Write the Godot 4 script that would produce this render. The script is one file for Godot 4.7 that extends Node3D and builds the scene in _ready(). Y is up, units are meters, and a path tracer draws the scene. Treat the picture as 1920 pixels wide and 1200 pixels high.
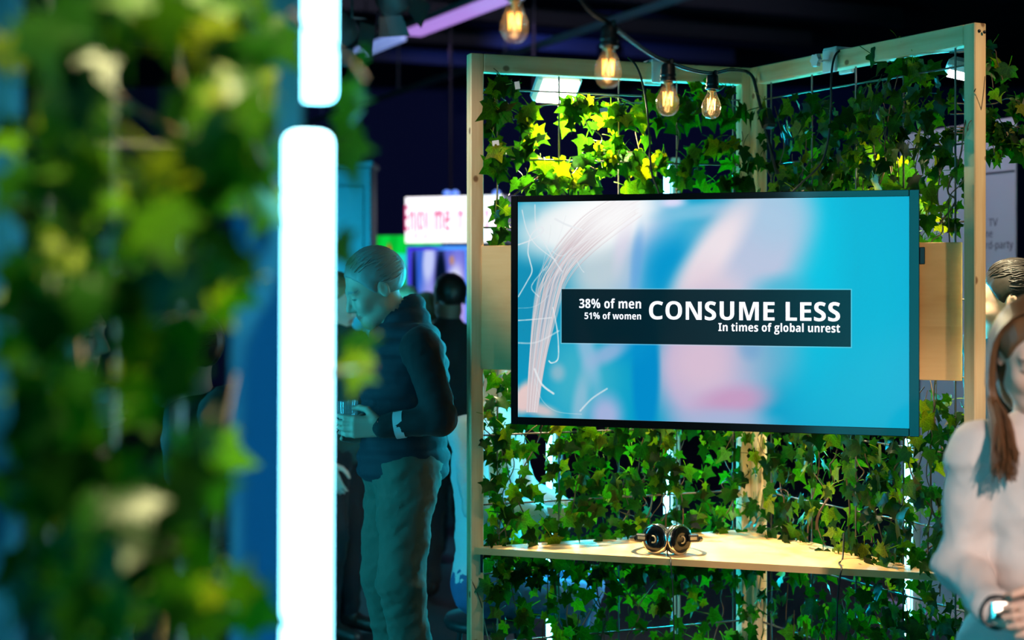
extends Node3D
# A trade-fair stand: a corner trellis of pale pine and wire mesh grown with ivy, a television across it,
# a blurred ivy screen with a cyan light tube in front, visitors and a dark hall behind.
# Metres, y up; the camera stands at the origin of x and z, 1.65 m high, and looks along -z.

const FOCAL := 2800.0   # focal length in pixels of the 1920 x 1200 frame
const EYE := 1.65
const HORIZON := 514.0

var rng := RandomNumberGenerator.new()
var M := {}             # materials
var T := {}             # textures
var used := {}          # names taken at top level
var noise := FastNoiseLite.new()

# ---------------------------------------------------------------- small helpers

func at(x: float, y: float, depth: float) -> Vector3:
	return Vector3((x - 960.0) / FOCAL * depth, EYE - (y - HORIZON) / FOCAL * depth, -depth)

func lin(r: float, g: float, b: float) -> Color:
	return Color(r, g, b).linear_to_srgb()

func rr(a: float, b: float) -> float:
	return rng.randf_range(a, b)

class MB:
	var v := PackedVector3Array()
	var uv := PackedVector2Array()
	var col := PackedColorArray()
	var idx := PackedInt32Array()
	var colored := false
	func add(p: Vector3, t := Vector2.ZERO, c := Color.WHITE) -> int:
		v.append(p); uv.append(t); col.append(c)
		return v.size() - 1
	func tri(a: int, b: int, c: int) -> void:      # counter-clockwise seen from outside
		idx.append(a); idx.append(c); idx.append(b)
	func poly(pts: Array, center: Vector3, uvs := []) -> void:   # flat convex polygon turned away from center
		var m := Vector3.ZERO
		for p in pts: m += p
		m /= pts.size()
		var n: Vector3 = (pts[1] - pts[0]).cross(pts[2] - pts[0])
		var flip := n.dot(m - center) < 0.0
		var first := v.size()
		for i in pts.size():
			add(pts[i], uvs[i] if uvs.size() else Vector2.ZERO)
		for i in range(1, pts.size() - 1):
			if flip: tri(first, first + i + 1, first + i)
			else: tri(first, first + i, first + i + 1)
	func mesh(offset := Vector3.ZERO) -> ArrayMesh:
		var n := PackedVector3Array()
		n.resize(v.size())
		for i in range(0, idx.size(), 3):
			var a := v[idx[i]]
			var f := (v[idx[i + 2]] - a).cross(v[idx[i + 1]] - a)
			n[idx[i]] += f; n[idx[i + 1]] += f; n[idx[i + 2]] += f
		var w := PackedVector3Array()
		w.resize(v.size())
		for i in v.size():
			n[i] = n[i].normalized() if n[i].length_squared() > 1e-24 else Vector3.UP
			w[i] = v[i] - offset
		var arr := []
		arr.resize(Mesh.ARRAY_MAX)
		arr[Mesh.ARRAY_VERTEX] = w
		arr[Mesh.ARRAY_NORMAL] = n
		arr[Mesh.ARRAY_TEX_UV] = uv
		if colored: arr[Mesh.ARRAY_COLOR] = col
		arr[Mesh.ARRAY_INDEX] = idx
		var m := ArrayMesh.new()
		m.add_surface_from_arrays(Mesh.PRIMITIVE_TRIANGLES, arr)
		return m
	func join(o: MB) -> void:
		var first := v.size()
		v.append_array(o.v); uv.append_array(o.uv); col.append_array(o.col)
		colored = colored or o.colored
		for i in o.idx: idx.append(first + i)

func numbered(called: String) -> String:
	if not used.has(called):
		used[called] = 0
		return called
	used[called] += 1
	return "%s_%03d" % [called, used[called]]

func tag(o: Node3D, label: String, category: String, group := "", kind := "") -> void:
	o.set_meta("label", label)
	o.set_meta("category", category)
	if group: o.set_meta("group", group)
	if kind: o.set_meta("kind", kind)

func thing(called: String, label: String, category: String, where: Vector3, group := "") -> Node3D:
	var o := Node3D.new()
	o.name = numbered(called)
	add_child(o)
	o.position = where
	tag(o, label, category, group)
	return o

func part(called: String, mb: MB, m: Material, parent: Node3D) -> MeshInstance3D:
	var o := MeshInstance3D.new()
	o.name = called
	var off := parent.position
	var up := parent.get_parent()
	if up != self and up is Node3D: off += up.position
	o.mesh = mb.mesh(off)
	o.material_override = m
	parent.add_child(o, true)
	return o

func struct(called: String, mb: MB, m: Material) -> MeshInstance3D:
	var o := MeshInstance3D.new()
	o.name = numbered(called)
	o.mesh = mb.mesh()
	o.material_override = m
	add_child(o)
	o.set_meta("kind", "structure")
	return o

# ---------------------------------------------------------------- shapes

func frame(z: Vector3, up := Vector3.UP) -> Basis:
	z = z.normalized()
	if absf(z.dot(up)) > 0.999: up = Vector3.RIGHT
	var x := up.cross(z).normalized()
	return Basis(x, z.cross(x), z)

func cbox(mb: MB, xf: Transform3D, size: Vector3, ch := 0.002, uvo := Vector2.ZERO) -> void:
	var h := size * 0.5
	ch = minf(ch, minf(h.x, minf(h.y, h.z)) * 0.9)
	var q := {}
	for sx in [-1, 1]:
		for sy in [-1, 1]:
			for sz in [-1, 1]:
				var s := Vector3(sx, sy, sz)
				q[[sx, sy, sz, 0]] = Vector3(h.x, h.y - ch, h.z - ch) * s
				q[[sx, sy, sz, 1]] = Vector3(h.x - ch, h.y, h.z - ch) * s
				q[[sx, sy, sz, 2]] = Vector3(h.x - ch, h.y - ch, h.z) * s
	var put := func(keys: Array, k: int):
		var pts := []
		var uvs := []
		for key in keys:
			var p: Vector3 = q[key]
			pts.append(xf * p)
			var t := Vector2(p.y, p.z) if k == 0 else Vector2(p.x, p.z) if k == 1 else Vector2(p.x, p.y)
			uvs.append(t + uvo + Vector2(k * 0.11, 0.0))
		mb.poly(pts, xf.origin, uvs)
	for s in [-1, 1]:
		put.call([[s, -1, -1, 0], [s, 1, -1, 0], [s, 1, 1, 0], [s, -1, 1, 0]], 0)
		put.call([[-1, s, -1, 1], [1, s, -1, 1], [1, s, 1, 1], [-1, s, 1, 1]], 1)
		put.call([[-1, -1, s, 2], [1, -1, s, 2], [1, 1, s, 2], [-1, 1, s, 2]], 2)
		for t in [-1, 1]:
			put.call([[s, t, -1, 0], [s, t, 1, 0], [s, t, 1, 1], [s, t, -1, 1]], 0)
			put.call([[s, -1, t, 0], [s, 1, t, 0], [s, 1, t, 2], [s, -1, t, 2]], 0)
			put.call([[-1, s, t, 1], [1, s, t, 1], [1, s, t, 2], [-1, s, t, 2]], 1)
			for u in [-1, 1]:
				put.call([[s, t, u, 0], [s, t, u, 1], [s, t, u, 2]], 0)

func block(mb: MB, lo: Vector3, hi: Vector3, ch := 0.002) -> void:
	cbox(mb, Transform3D(Basis(), (lo + hi) * 0.5), hi - lo, ch)

# a bar from a to b, w wide across and h high along up
func bar(mb: MB, a: Vector3, b: Vector3, w: float, h: float, up := Vector3.UP, ch := 0.002) -> void:
	cbox(mb, Transform3D(frame(b - a, up), (a + b) * 0.5), Vector3(w, h, a.distance_to(b)), ch, Vector2(rr(0, 1), rr(0, 3)))

func tube(mb: MB, pts: Array, radii, sides := 8, caps := true) -> void:
	var n := pts.size()
	var b: Basis
	var rings := []
	var run := 0.0
	for i in n:
		var d: Vector3 = (pts[mini(i + 1, n - 1)] - pts[maxi(i - 1, 0)])
		if d.length_squared() < 1e-12: d = Vector3.UP
		b = frame(d) if i == 0 else frame(d, b.y)
		if i: run += pts[i].distance_to(pts[i - 1])
		var r: float = radii[i] if radii is Array else radii
		var ring := []
		for k in sides + 1:
			var t := TAU * k / sides
			ring.append(mb.add(pts[i] + (b.x * cos(t) + b.y * sin(t)) * r, Vector2(float(k) / sides, run)))
		rings.append(ring)
	for i in n - 1:
		for k in sides:
			mb.tri(rings[i][k], rings[i][k + 1], rings[i + 1][k + 1])
			mb.tri(rings[i][k], rings[i + 1][k + 1], rings[i + 1][k])
	if caps:
		var c0 := []
		var c1 := []
		for k in sides:
			c0.append(mb.v[rings[0][k]])
			c1.append(mb.v[rings[n - 1][k]])
		mb.poly(c0, pts[1])
		mb.poly(c1, pts[n - 2])

# profile: [radius, height] from low to high, turned round the y axis of xf
func lathe(mb: MB, profile: Array, xf: Transform3D, segs := 20) -> void:
	var rings := []
	for p in profile:
		var ring := []
		for k in segs + 1:
			var t := TAU * k / segs
			ring.append(mb.add(xf * Vector3(cos(t) * p[0], p[1], -sin(t) * p[0]), Vector2(float(k) / segs, p[1])))
		rings.append(ring)
	for i in rings.size() - 1:
		for k in segs:
			mb.tri(rings[i][k], rings[i][k + 1], rings[i + 1][k + 1])
			mb.tri(rings[i][k], rings[i + 1][k + 1], rings[i + 1][k])

func spline(ctrl: Array, per := 8) -> Array:
	var out := []
	for i in ctrl.size() - 1:
		var p0: Vector3 = ctrl[maxi(i - 1, 0)]
		var p3: Vector3 = ctrl[mini(i + 2, ctrl.size() - 1)]
		for k in per:
			out.append((ctrl[i] as Vector3).cubic_interpolate(ctrl[i + 1], p0, p3, float(k) / per))
	out.append(ctrl[-1])
	return out

func lettering(text: String, height: float, m: Material, bold := true) -> MeshInstance3D:
	var f := SystemFont.new()
	f.font_names = PackedStringArray(["Droid Sans"])
	f.font_weight = 700 if bold else 400
	var t := TextMesh.new()
	t.font = f
	t.font_size = 64
	t.pixel_size = height / 46.0
	t.depth = 0.0006
	t.curve_step = 1.0
	t.text = text
	var o := MeshInstance3D.new()
	o.mesh = t
	o.material_override = m
	return o

# lettering with its left and right ends and its baseline given in the plane of xf (x across, y up, z out)
func write_on(parent: Node3D, text: String, m: Material, xf: Transform3D, x0: float, x1: float, base: float, cap: float, bold := true) -> void:
	var o := lettering(text, cap, m, bold)
	var box := (o.mesh as TextMesh).get_aabb()
	var ref := lettering("H", cap, m, bold)
	var rbox := (ref.mesh as TextMesh).get_aabb()
	ref.free()
	var sy := cap / rbox.size.y
	var sx := (x1 - x0) / box.size.x
	o.name = "lettering"
	var off := parent.position
	var up := parent.get_parent()
	if up != self and up is Node3D: off += up.position
	var local := Transform3D(Basis().scaled(Vector3(sx, sy, 1.0)), Vector3(x0 - box.position.x * sx, base - rbox.position.y * sy, 0.0))
	o.transform = Transform3D(xf.basis, xf.origin - off) * local
	parent.add_child(o, true)

# ---------------------------------------------------------------- smooth bodies: distance fields meshed as surface nets

func cap(a: Vector3, b: Vector3, ra: float, rb: float, k := 0.02, op := 1, flat := Vector3.ZERO, s := 1.0) -> Dictionary:
	return {"a": a, "b": b, "ra": ra, "rb": rb, "k": k, "op": op, "flat": flat, "s": s}

func ell(c: Vector3, b: Basis, r: Vector3, k := 0.02, op := 1) -> Dictionary:
	return {"c": c, "inv": b.inverse(), "r": r, "k": k, "op": op}

func surf(prims: Array, cell: float, color = null, bend = null) -> MB:
	var lo := Vector3.INF
	var hi := -Vector3.INF
	var boxes := []
	for p in prims:
		var pl: Vector3
		var ph: Vector3
		if p.has("a"):
			var rm := maxf(p.ra, p.rb) * maxf(1.0, p.s)
			pl = p.a.min(p.b) - Vector3.ONE * rm
			ph = p.a.max(p.b) + Vector3.ONE * rm
		else:
			var rm: float = maxf(p.r.x, maxf(p.r.y, p.r.z))
			pl = p.c - Vector3.ONE * rm
			ph = p.c + Vector3.ONE * rm
		var g: float = p.k + cell * 1.6
		pl -= Vector3.ONE * g
		ph += Vector3.ONE * g
		boxes.append([pl, ph])
		if p.op > 0:
			lo = lo.min(pl)
			hi = hi.max(ph)
	lo -= Vector3.ONE * cell
	var nx := int((hi.x - lo.x) / cell) + 3
	var ny := int((hi.y - lo.y) / cell) + 3
	var nz := int((hi.z - lo.z) / cell) + 3
	var d := PackedFloat32Array()
	d.resize(nx * ny * nz)
	d.fill(1000.0)
	for n in prims.size():
		var p: Dictionary = prims[n]
		var i0 := maxi(int((boxes[n][0].x - lo.x) / cell), 0)
		var i1 := mini(int((boxes[n][1].x - lo.x) / cell) + 1, nx - 1)
		var j0 := maxi(int((boxes[n][0].y - lo.y) / cell), 0)
		var j1 := mini(int((boxes[n][1].y - lo.y) / cell) + 1, ny - 1)
		var l0 := maxi(int((boxes[n][0].z - lo.z) / cell), 0)
		var l1 := mini(int((boxes[n][1].z - lo.z) / cell) + 1, nz - 1)
		var is_cap: bool = p.has("a")
		var a := Vector3.ZERO
		var ba := Vector3.ZERO
		var inv_len := 0.0
		var ra := 0.0
		var dr := 0.0
		var flat := Vector3.ZERO
		var fs := 0.0
		var inv := Basis()
		var r1 := Vector3.ONE
		var r2 := Vector3.ONE
		if is_cap:
			a = p.a
			ba = p.b - p.a
			inv_len = 1.0 / maxf(ba.length_squared(), 1e-9)
			ra = p.ra
			dr = p.rb - p.ra
			flat = p.flat
			fs = 1.0 / p.s - 1.0
		else:
			a = p.c
			inv = p.inv
			r1 = Vector3.ONE / p.r
			r2 = r1 * r1
		var k: float = p.k
		var op: int = p.op
		for l in range(l0, l1 + 1):
			for j in range(j0, j1 + 1):
				var row := (l * ny + j) * nx
				for i in range(i0, i1 + 1):
					var q := Vector3(lo.x + i * cell, lo.y + j * cell, lo.z + l * cell) - a
					var e := 0.0
					if is_cap:
						if fs != 0.0: q += flat * (q.dot(flat) * fs)
						var h := clampf(q.dot(ba) * inv_len, 0.0, 1.0)
						e = (q - ba * h).length() - ra - dr * h
					else:
						q = inv * q
						var k0 := (q * r1).length()
						e = k0 * (k0 - 1.0) / maxf((q * r2).length(), 1e-6)
					var o := d[row + i]
					if op > 0:
						if o > 900.0:
							d[row + i] = e
						else:
							var m := maxf(k - absf(o - e), 0.0)
							d[row + i] = minf(o, e) - m * m * 0.25 / k
					else:
						var m2 := maxf(k - absf(o + e), 0.0)
						d[row + i] = maxf(o, -e) + m2 * m2 * 0.25 / k
	var mb := MB.new()
	var cell_of := {}
	var sums: Array[Vector3] = []
	var counts: Array[int] = []
	var quads := []
	var step := [1, nx, nx * ny]
	var axes := [Vector3(cell, 0, 0), Vector3(0, cell, 0), Vector3(0, 0, cell)]
	for l in range(1, nz - 1):
		for j in range(1, ny - 1):
			var row := (l * ny + j) * nx
			for i in range(1, nx - 1):
				var at0 := row + i
				var v0 := d[at0]
				if v0 > 900.0: continue
				for ax in 3:
					var v1 := d[at0 + step[ax]]
					if (v0 < 0.0) == (v1 < 0.0): continue
					var p: Vector3 = Vector3(lo.x + i * cell, lo.y + j * cell, lo.z + l * cell) + axes[ax] * clampf(v0 / (v0 - v1), 0.0, 1.0)
					var s1: int = step[(ax + 1) % 3]
					var s2: int = step[(ax + 2) % 3]
					var four := [at0 - s1 - s2, at0 - s2, at0, at0 - s1]
					var ids := []
					for c in four:
						if not cell_of.has(c):
							cell_of[c] = sums.size()
							sums.append(Vector3.ZERO)
							counts.append(0)
						var id: int = cell_of[c]
						sums[id] += p
						counts[id] += 1
						ids.append(id)
					if v0 < 0.0: quads.append(ids)
					else: quads.append([ids[3], ids[2], ids[1], ids[0]])
	for i in sums.size():
		mb.add(sums[i] / counts[i])
	for q in quads:
		mb.tri(q[0], q[1], q[2])
		mb.tri(q[0], q[2], q[3])
	if bend != null:
		var n := PackedVector3Array()
		n.resize(mb.v.size())
		for i in range(0, mb.idx.size(), 3):
			var a := mb.v[mb.idx[i]]
			var f := (mb.v[mb.idx[i + 2]] - a).cross(mb.v[mb.idx[i + 1]] - a)
			n[mb.idx[i]] += f; n[mb.idx[i + 1]] += f; n[mb.idx[i + 2]] += f
		for i in mb.v.size():
			mb.v[i] += n[i].normalized() * bend.call(mb.v[i])
	if color != null:
		mb.colored = true
		for i in mb.v.size():
			mb.col[i] = color.call(mb.v[i])
	return mb

# ---------------------------------------------------------------- materials and computed textures

func mat(key: String, color: Color, rough := 0.6, metal := 0.0) -> StandardMaterial3D:
	var m := StandardMaterial3D.new()
	m.resource_name = key
	m.albedo_color = color
	m.roughness = rough
	m.metallic = metal
	M[key] = m
	return m

func glow(key: String, color: Color, energy: float) -> StandardMaterial3D:
	var m := mat(key, Color(0.85, 0.85, 0.85), 0.5)
	m.emission_enabled = true
	m.emission = color
	m.emission_energy_multiplier = energy
	return m

func glass(key: String, color: Color, alpha: float) -> StandardMaterial3D:
	var m := mat(key, Color(color.r, color.g, color.b, alpha), 0.03)
	m.transparency = BaseMaterial3D.TRANSPARENCY_ALPHA
	return m

func picture(im: Image) -> ImageTexture:
	return ImageTexture.create_from_image(im)

func wood_image(w: int, h: int, light: Color, dark: Color, knots: int, rings: float) -> Image:
	var im := Image.create(w, h, false, Image.FORMAT_RGB8)
	var spots := []
	for i in knots:
		spots.append(Vector3(rr(0.05, 0.95), rr(0.02, 0.98), rr(0.02, 0.045)))
	for y in h:
		for x in w:
			var u := float(x) / w
			var t := float(y) / h
			var warp := noise.get_noise_2d(u * 60.0, t * 90.0) * 0.35
			var near := 9.0
			for s in spots:
				var e: float = Vector2((u - s.x), (t - s.y) * 5.0).length() / s.z
				near = minf(near, e)
				warp += 0.5 * exp(-e * 0.5) * signf(u - s.x)
			var g := 0.5 + 0.5 * sin((u * rings + warp) * TAU)
			var fine := noise.get_noise_2d(u * 700.0, t * 120.0) * 0.5 + 0.5
			var c := light.lerp(dark, clampf(g * g * 0.42 + fine * 0.3, 0.0, 1.0))
			if near < 1.6:
				c = c.lerp(Color(0.33, 0.17, 0.07), clampf(1.3 - near, 0.0, 0.6))
			im.set_pixel(x, y, c)
	return im

func leaf_image() -> Image:
	var n := 128
	var im := Image.create(n, n, false, Image.FORMAT_RGB8)
	var veins := [[0.0, 0.0, 0.0, 1.0], [0.0, 0.02, 0.62, 0.42], [0.0, 0.02, -0.62, 0.42], [0.0, 0.0, 0.44, -0.02], [0.0, 0.0, -0.44, -0.02],
		[0.0, 0.35, 0.2, 0.6], [0.0, 0.35, -0.2, 0.6], [0.3, 0.21, 0.36, 0.4], [-0.3, 0.21, -0.36, 0.4], [0.3, 0.21, 0.48, 0.2], [-0.3, 0.21, -0.48, 0.2]]
	for y in n:
		for x in n:
			var p := Vector2((float(x) / n - 0.5) * 1.4, 1.05 - float(y) / n * 1.3)
			var near := 1.0
			for s in veins:
				var a := Vector2(s[0], s[1])
				var b := Vector2(s[2], s[3])
				var q := Geometry2D.get_closest_point_to_segment(p, a, b)
				near = minf(near, p.distance_to(q) * (1.0 + 0.8 * q.distance_to(Vector2.ZERO)))
			var t := clampf(1.0 - near / 0.028, 0.0, 1.0)
			var f := 0.74 + 0.2 * noise.get_noise_2d(x * 2.3, y * 2.3)
			im.set_pixel(x, y, Color(f, f, f * 0.92).lerp(Color(1.0, 1.0, 0.8), t * 0.75))
	return im

func soft(im: Image, cx: float, cy: float, rx: float, ry: float, turn: float, c: Color, strength := 1.0, edge := 1.0) -> void:
	var w := im.get_width()
	var h := im.get_height()
	var cs := cos(turn)
	var sn := sin(turn)
	for y in h:
		for x in w:
			var dx := float(x) - cx
			var dy := float(y) - cy
			var e := Vector2((dx * cs + dy * sn) / rx, (dy * cs - dx * sn) / ry).length()
			var t := clampf((1.0 + edge - e) / (2.0 * edge), 0.0, 1.0)
			if t > 0.0:
				t = t * t * (3.0 - 2.0 * t) * strength
				im.set_pixel(x, y, im.get_pixel(x, y).lerp(c, t))

# the film still on the television: pale hair against water-blue, a blurred cheek
func film_image() -> Image:
	var im := Image.create(184, 104, false, Image.FORMAT_RGBF)
	im.fill(Color8(8, 158, 200))
	var b := func(x: float, y: float, rx: float, ry: float, turn: float, c: Color, s := 1.0, e := 0.7):
		soft(im, (x - 972.0) / 734.0 * 184.0, (y - 375.0) / 420.0 * 104.0, rx / 4.0, ry / 4.0, turn, c, s, e)
	b.call(1620, 560, 110, 330, 0.0, Color8(10, 176, 208), 0.9)
	b.call(1520, 470, 60, 220, 0.0, Color8(2, 196, 226), 0.8)
	b.call(1000, 560, 60, 160, 0.1, Color8(20, 140, 178), 0.9)
	b.call(1240, 420, 70, 60, 0.0, Color8(110, 190, 225), 0.9)
	b.call(1190, 470, 60, 120, 0.25, Color8(165, 190, 230), 0.9)
	b.call(1270, 500, 50, 60, 0.5, Color8(0, 148, 205), 0.9)
	b.call(1130, 500, 60, 80, 0.2, Color8(192, 208, 216), 0.95)
	b.call(1090, 420, 130, 60, -0.15, Color8(232, 240, 242), 1.0, 0.5)
	b.call(1140, 400, 90, 46, -0.3, Color8(255, 255, 255), 1.0)
	b.call(1180, 440, 14, 60, 0.2, Color8(222, 214, 232), 0.7)
	b.call(1205, 490, 10, 60, 0.1, Color8(90, 160, 222), 0.6)
	b.call(1275, 378, 22, 10, 0.0, Color8(232, 222, 250), 0.9)
	b.call(1320, 395, 70, 14, -0.1, Color8(130, 195, 225), 0.8)
	# the cheek and forehead
	b.call(1420, 470, 95, 130, 0.55, Color8(186, 196, 222), 1.0, 0.45)
	b.call(1470, 400, 60, 60, 0.2, Color8(168, 200, 226), 0.8)
	b.call(1345, 480, 32, 110, 0.62, Color8(240, 226, 232), 0.95, 0.6)
	b.call(1340, 560, 60, 60, 0.0, Color8(226, 205, 218), 0.9)
	b.call(1480, 545, 50, 26, 0.0, Color8(60, 180, 210), 0.7)
	b.call(1345, 690, 105, 130, 0.0, Color8(190, 178, 212), 1.0, 0.35)
	b.call(1450, 660, 60, 70, 0.2, Color8(128, 178, 208), 0.7)
	b.call(1330, 680, 60, 60, 0.3, Color8(218, 190, 210), 0.9)
	b.call(1390, 752, 62, 26, -0.15, Color8(198, 150, 190), 0.85)
	b.call(1370, 790, 80, 22, 0.0, Color8(166, 180, 214), 0.9)
	b.call(1420, 650, 20, 22, 0.0, Color8(110, 160, 205), 0.6)
	b.call(1222, 700, 26, 130, 0.0, Color8(0, 138, 200), 1.0, 0.3)
	b.call(1190, 640, 40, 40, 0.0, Color8(6, 146, 204), 0.8)
	# the lower left: blurred water and hands
	b.call(1095, 720, 70, 90, 0.0, Color8(66, 178, 202), 0.9)
	b.call(1108, 660, 16, 70, -0.25, Color8(152, 190, 222), 0.8)
	b.call(1150, 665, 40, 16, -0.5, Color8(158, 180, 220), 0.8)
	b.call(1095, 760, 14, 60, 0.15, Color8(150, 190, 215), 0.8)
	b.call(1145, 785, 30, 36, 0.0, Color8(176, 180, 222), 0.9)
	b.call(1050, 705, 14, 16, 0.0, Color8(150, 186, 205), 0.8)
	b.call(985, 755, 22, 34, 0.5, Color8(228, 200, 198), 1.0, 0.4)
	b.call(1015, 778, 34, 12, 0.25, Color8(224, 196, 196), 0.9)
	b.call(990, 390, 20, 16, 0.3, Color8(140, 200, 215), 0.8)
	im.convert(Image.FORMAT_RGB8)
	im.resize(1104, 624, Image.INTERPOLATE_CUBIC)
	var strand := func(pts: Array, wide: float, c: Color, s: float):
		var line := spline(pts, 24)
		for i in line.size() - 1:
			var n := int(line[i].distance_to(line[i + 1]) * 1.5) + 1
			for k in n:
				var p: Vector3 = line[i].lerp(line[i + 1], float(k) / n)
				var cx := (p.x - 972.0) / 734.0 * 1104.0
				var cy := (p.y - 375.0) / 420.0 * 624.0
				var r := ceili(wide)
				for dy in range(-r, r + 1):
					for dx in range(-r, r + 1):
						var x := int(cx) + dx
						var y := int(cy) + dy
						if x < 0 or y < 0 or x >= 1104 or y >= 624: continue
						var e := Vector2(x - cx, y - cy).length() / wide
						if e < 1.0: im.set_pixel(x, y, im.get_pixel(x, y).lerp(c, s * (1.0 - e * e)))
	for w in [[26.0, 0.010], [15.0, 0.012]]:
		strand.call([Vector3(1195, 385, 0), Vector3(1115, 436, 0), Vector3(1052, 512, 0), Vector3(1030, 582, 0), Vector3(1010, 690, 0), Vector3(1000, 792, 0)], w[0], Color8(226, 222, 230), w[1])
	for i in 190:
		var t := rr(-1, 1)
		var o := rr(-1, 1)
		var c := Color8(250, 250, 252).lerp(Color8(188, 160, 166), rr(0.0, 0.9))
		strand.call([Vector3(1190 + 30 * o, 385 + 20 * t, 0), Vector3(1110 + 16 * o, 440 + 34 * t, 0), Vector3(1050 + 24 * t, 510 + 22 * o, 0), Vector3(1028 + 24 * t, 580 + 20 * o, 0), Vector3(1010 + 16 * t, 690, 0), Vector3(1000 + 11 * t, 785, 0)], rr(0.9, 1.8), c, 0.22)
	for line in [
		[[972, 458], [1000, 448], [1022, 432], [1016, 424], [998, 440], [992, 470], [996, 490], [1000, 510], [990, 530], [972, 560]],
		[[1006, 380], [1008, 420], [1020, 445], [1040, 480], [1060, 510]], [[980, 390], [990, 430], [1010, 460], [1050, 490]],
		[[1046, 408], [1070, 420], [1100, 430]], [[1068, 402], [1056, 440], [1040, 480], [1030, 505], [1022, 500], [1036, 440], [1038, 420]],
		[[1030, 500], [1004, 530], [1000, 545], [1015, 560]], [[972, 582], [1000, 580], [1020, 570], [1034, 556]], [[972, 606], [1000, 604], [1040, 600]],
		[[1042, 580], [1050, 620], [1053, 650], [1052, 680], [1040, 688], [1034, 684]], [[972, 650], [1010, 648], [1055, 625]],
		[[1005, 700], [1020, 730], [1044, 748]], [[1005, 720], [1020, 760], [1050, 782], [1100, 786]], [[1096, 780], [1120, 755], [1150, 735]],
		[[1040, 470], [1060, 480], [1090, 460], [1130, 440]], [[1090, 490], [1098, 505], [1104, 512]]]:
		var pts := []
		for p in line: pts.append(Vector3(p[0], p[1], 0))
		strand.call(pts, rr(1.6, 4.2), Color8(232, 236, 240), rr(0.12, 0.3))
	soft(im, 290.0, 40.0, 105.0, 52.0, -0.45, Color8(255, 255, 255), 0.85, 0.8)
	# the dark caption band with its thin pale edge
	var box := Rect2i(int(88.0 / 734.0 * 1104), int(170.0 / 420.0 * 624), int(632.0 / 734.0 * 1104) - int(88.0 / 734.0 * 1104), int(274.0 / 420.0 * 624) - int(170.0 / 420.0 * 624))
	for y in range(box.position.y - 3, box.end.y + 3):
		for x in range(box.position.x - 3, box.end.x + 3):
			var inside := box.has_point(Vector2i(x, y))
			var c := im.get_pixel(x, y)
			im.set_pixel(x, y, c.lerp(Color8(2, 20, 28), 0.93) if inside else c.lerp(Color8(190, 225, 240), 0.4))
	return im

func pitch_image() -> Image:
	var im := Image.create(96, 64, false, Image.FORMAT_RGB8)
	im.fill(Color8(6, 214, 66))
	for y in 64:
		for x in 96:
			if (x + y / 3) / 12 % 2 == 0: im.set_pixel(x, y, Color8(2, 190, 52))
	im.fill_rect(Rect2i(0, 14, 96, 10), Color8(30, 226, 206))
	soft(im, 22, 16, 4, 10, 0.0, Color8(190, 90, 40), 1.0, 0.3)
	soft(im, 22, 30, 7, 16, 0.1, Color8(250, 250, 250), 1.0, 0.3)
	soft(im, 10, 22, 9, 5, -0.3, Color8(240, 250, 250), 1.0, 0.4)
	return im

func poster_image() -> Image:
	var im := Image.create(96, 128, false, Image.FORMAT_RGB8)
	im.fill(Color8(96, 104, 214))
	soft(im, 16, 70, 12, 80, 0.0, Color8(40, 96, 214), 1.0, 0.6)
	soft(im, 30, 90, 16, 60, 0.0, Color8(170, 168, 240), 1.0, 0.6)
	soft(im, 30, 12, 10, 26, 0.1, Color8(196, 206, 250), 1.0, 0.4)
	soft(im, 80, 80, 16, 70, 0.0, Color8(178, 160, 240), 1.0, 0.5)
	soft(im, 72, 50, 14, 30, 0.2, Color8(226, 234, 252), 1.0, 0.4)
	soft(im, 51, 60, 11, 64, 0.0, Color8(3, 14, 40), 1.0, 0.25)
	soft(im, 67, 76, 7, 9, 0.3, Color8(3, 14, 40), 1.0, 0.3)
	soft(im, 4, 60, 5, 70, 0.0, Color8(4, 20, 60), 1.0, 0.3)
	soft(im, 70, 12, 4, 6, 0.0, Color8(190, 140, 120), 1.0, 0.4)
	return im

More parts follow.
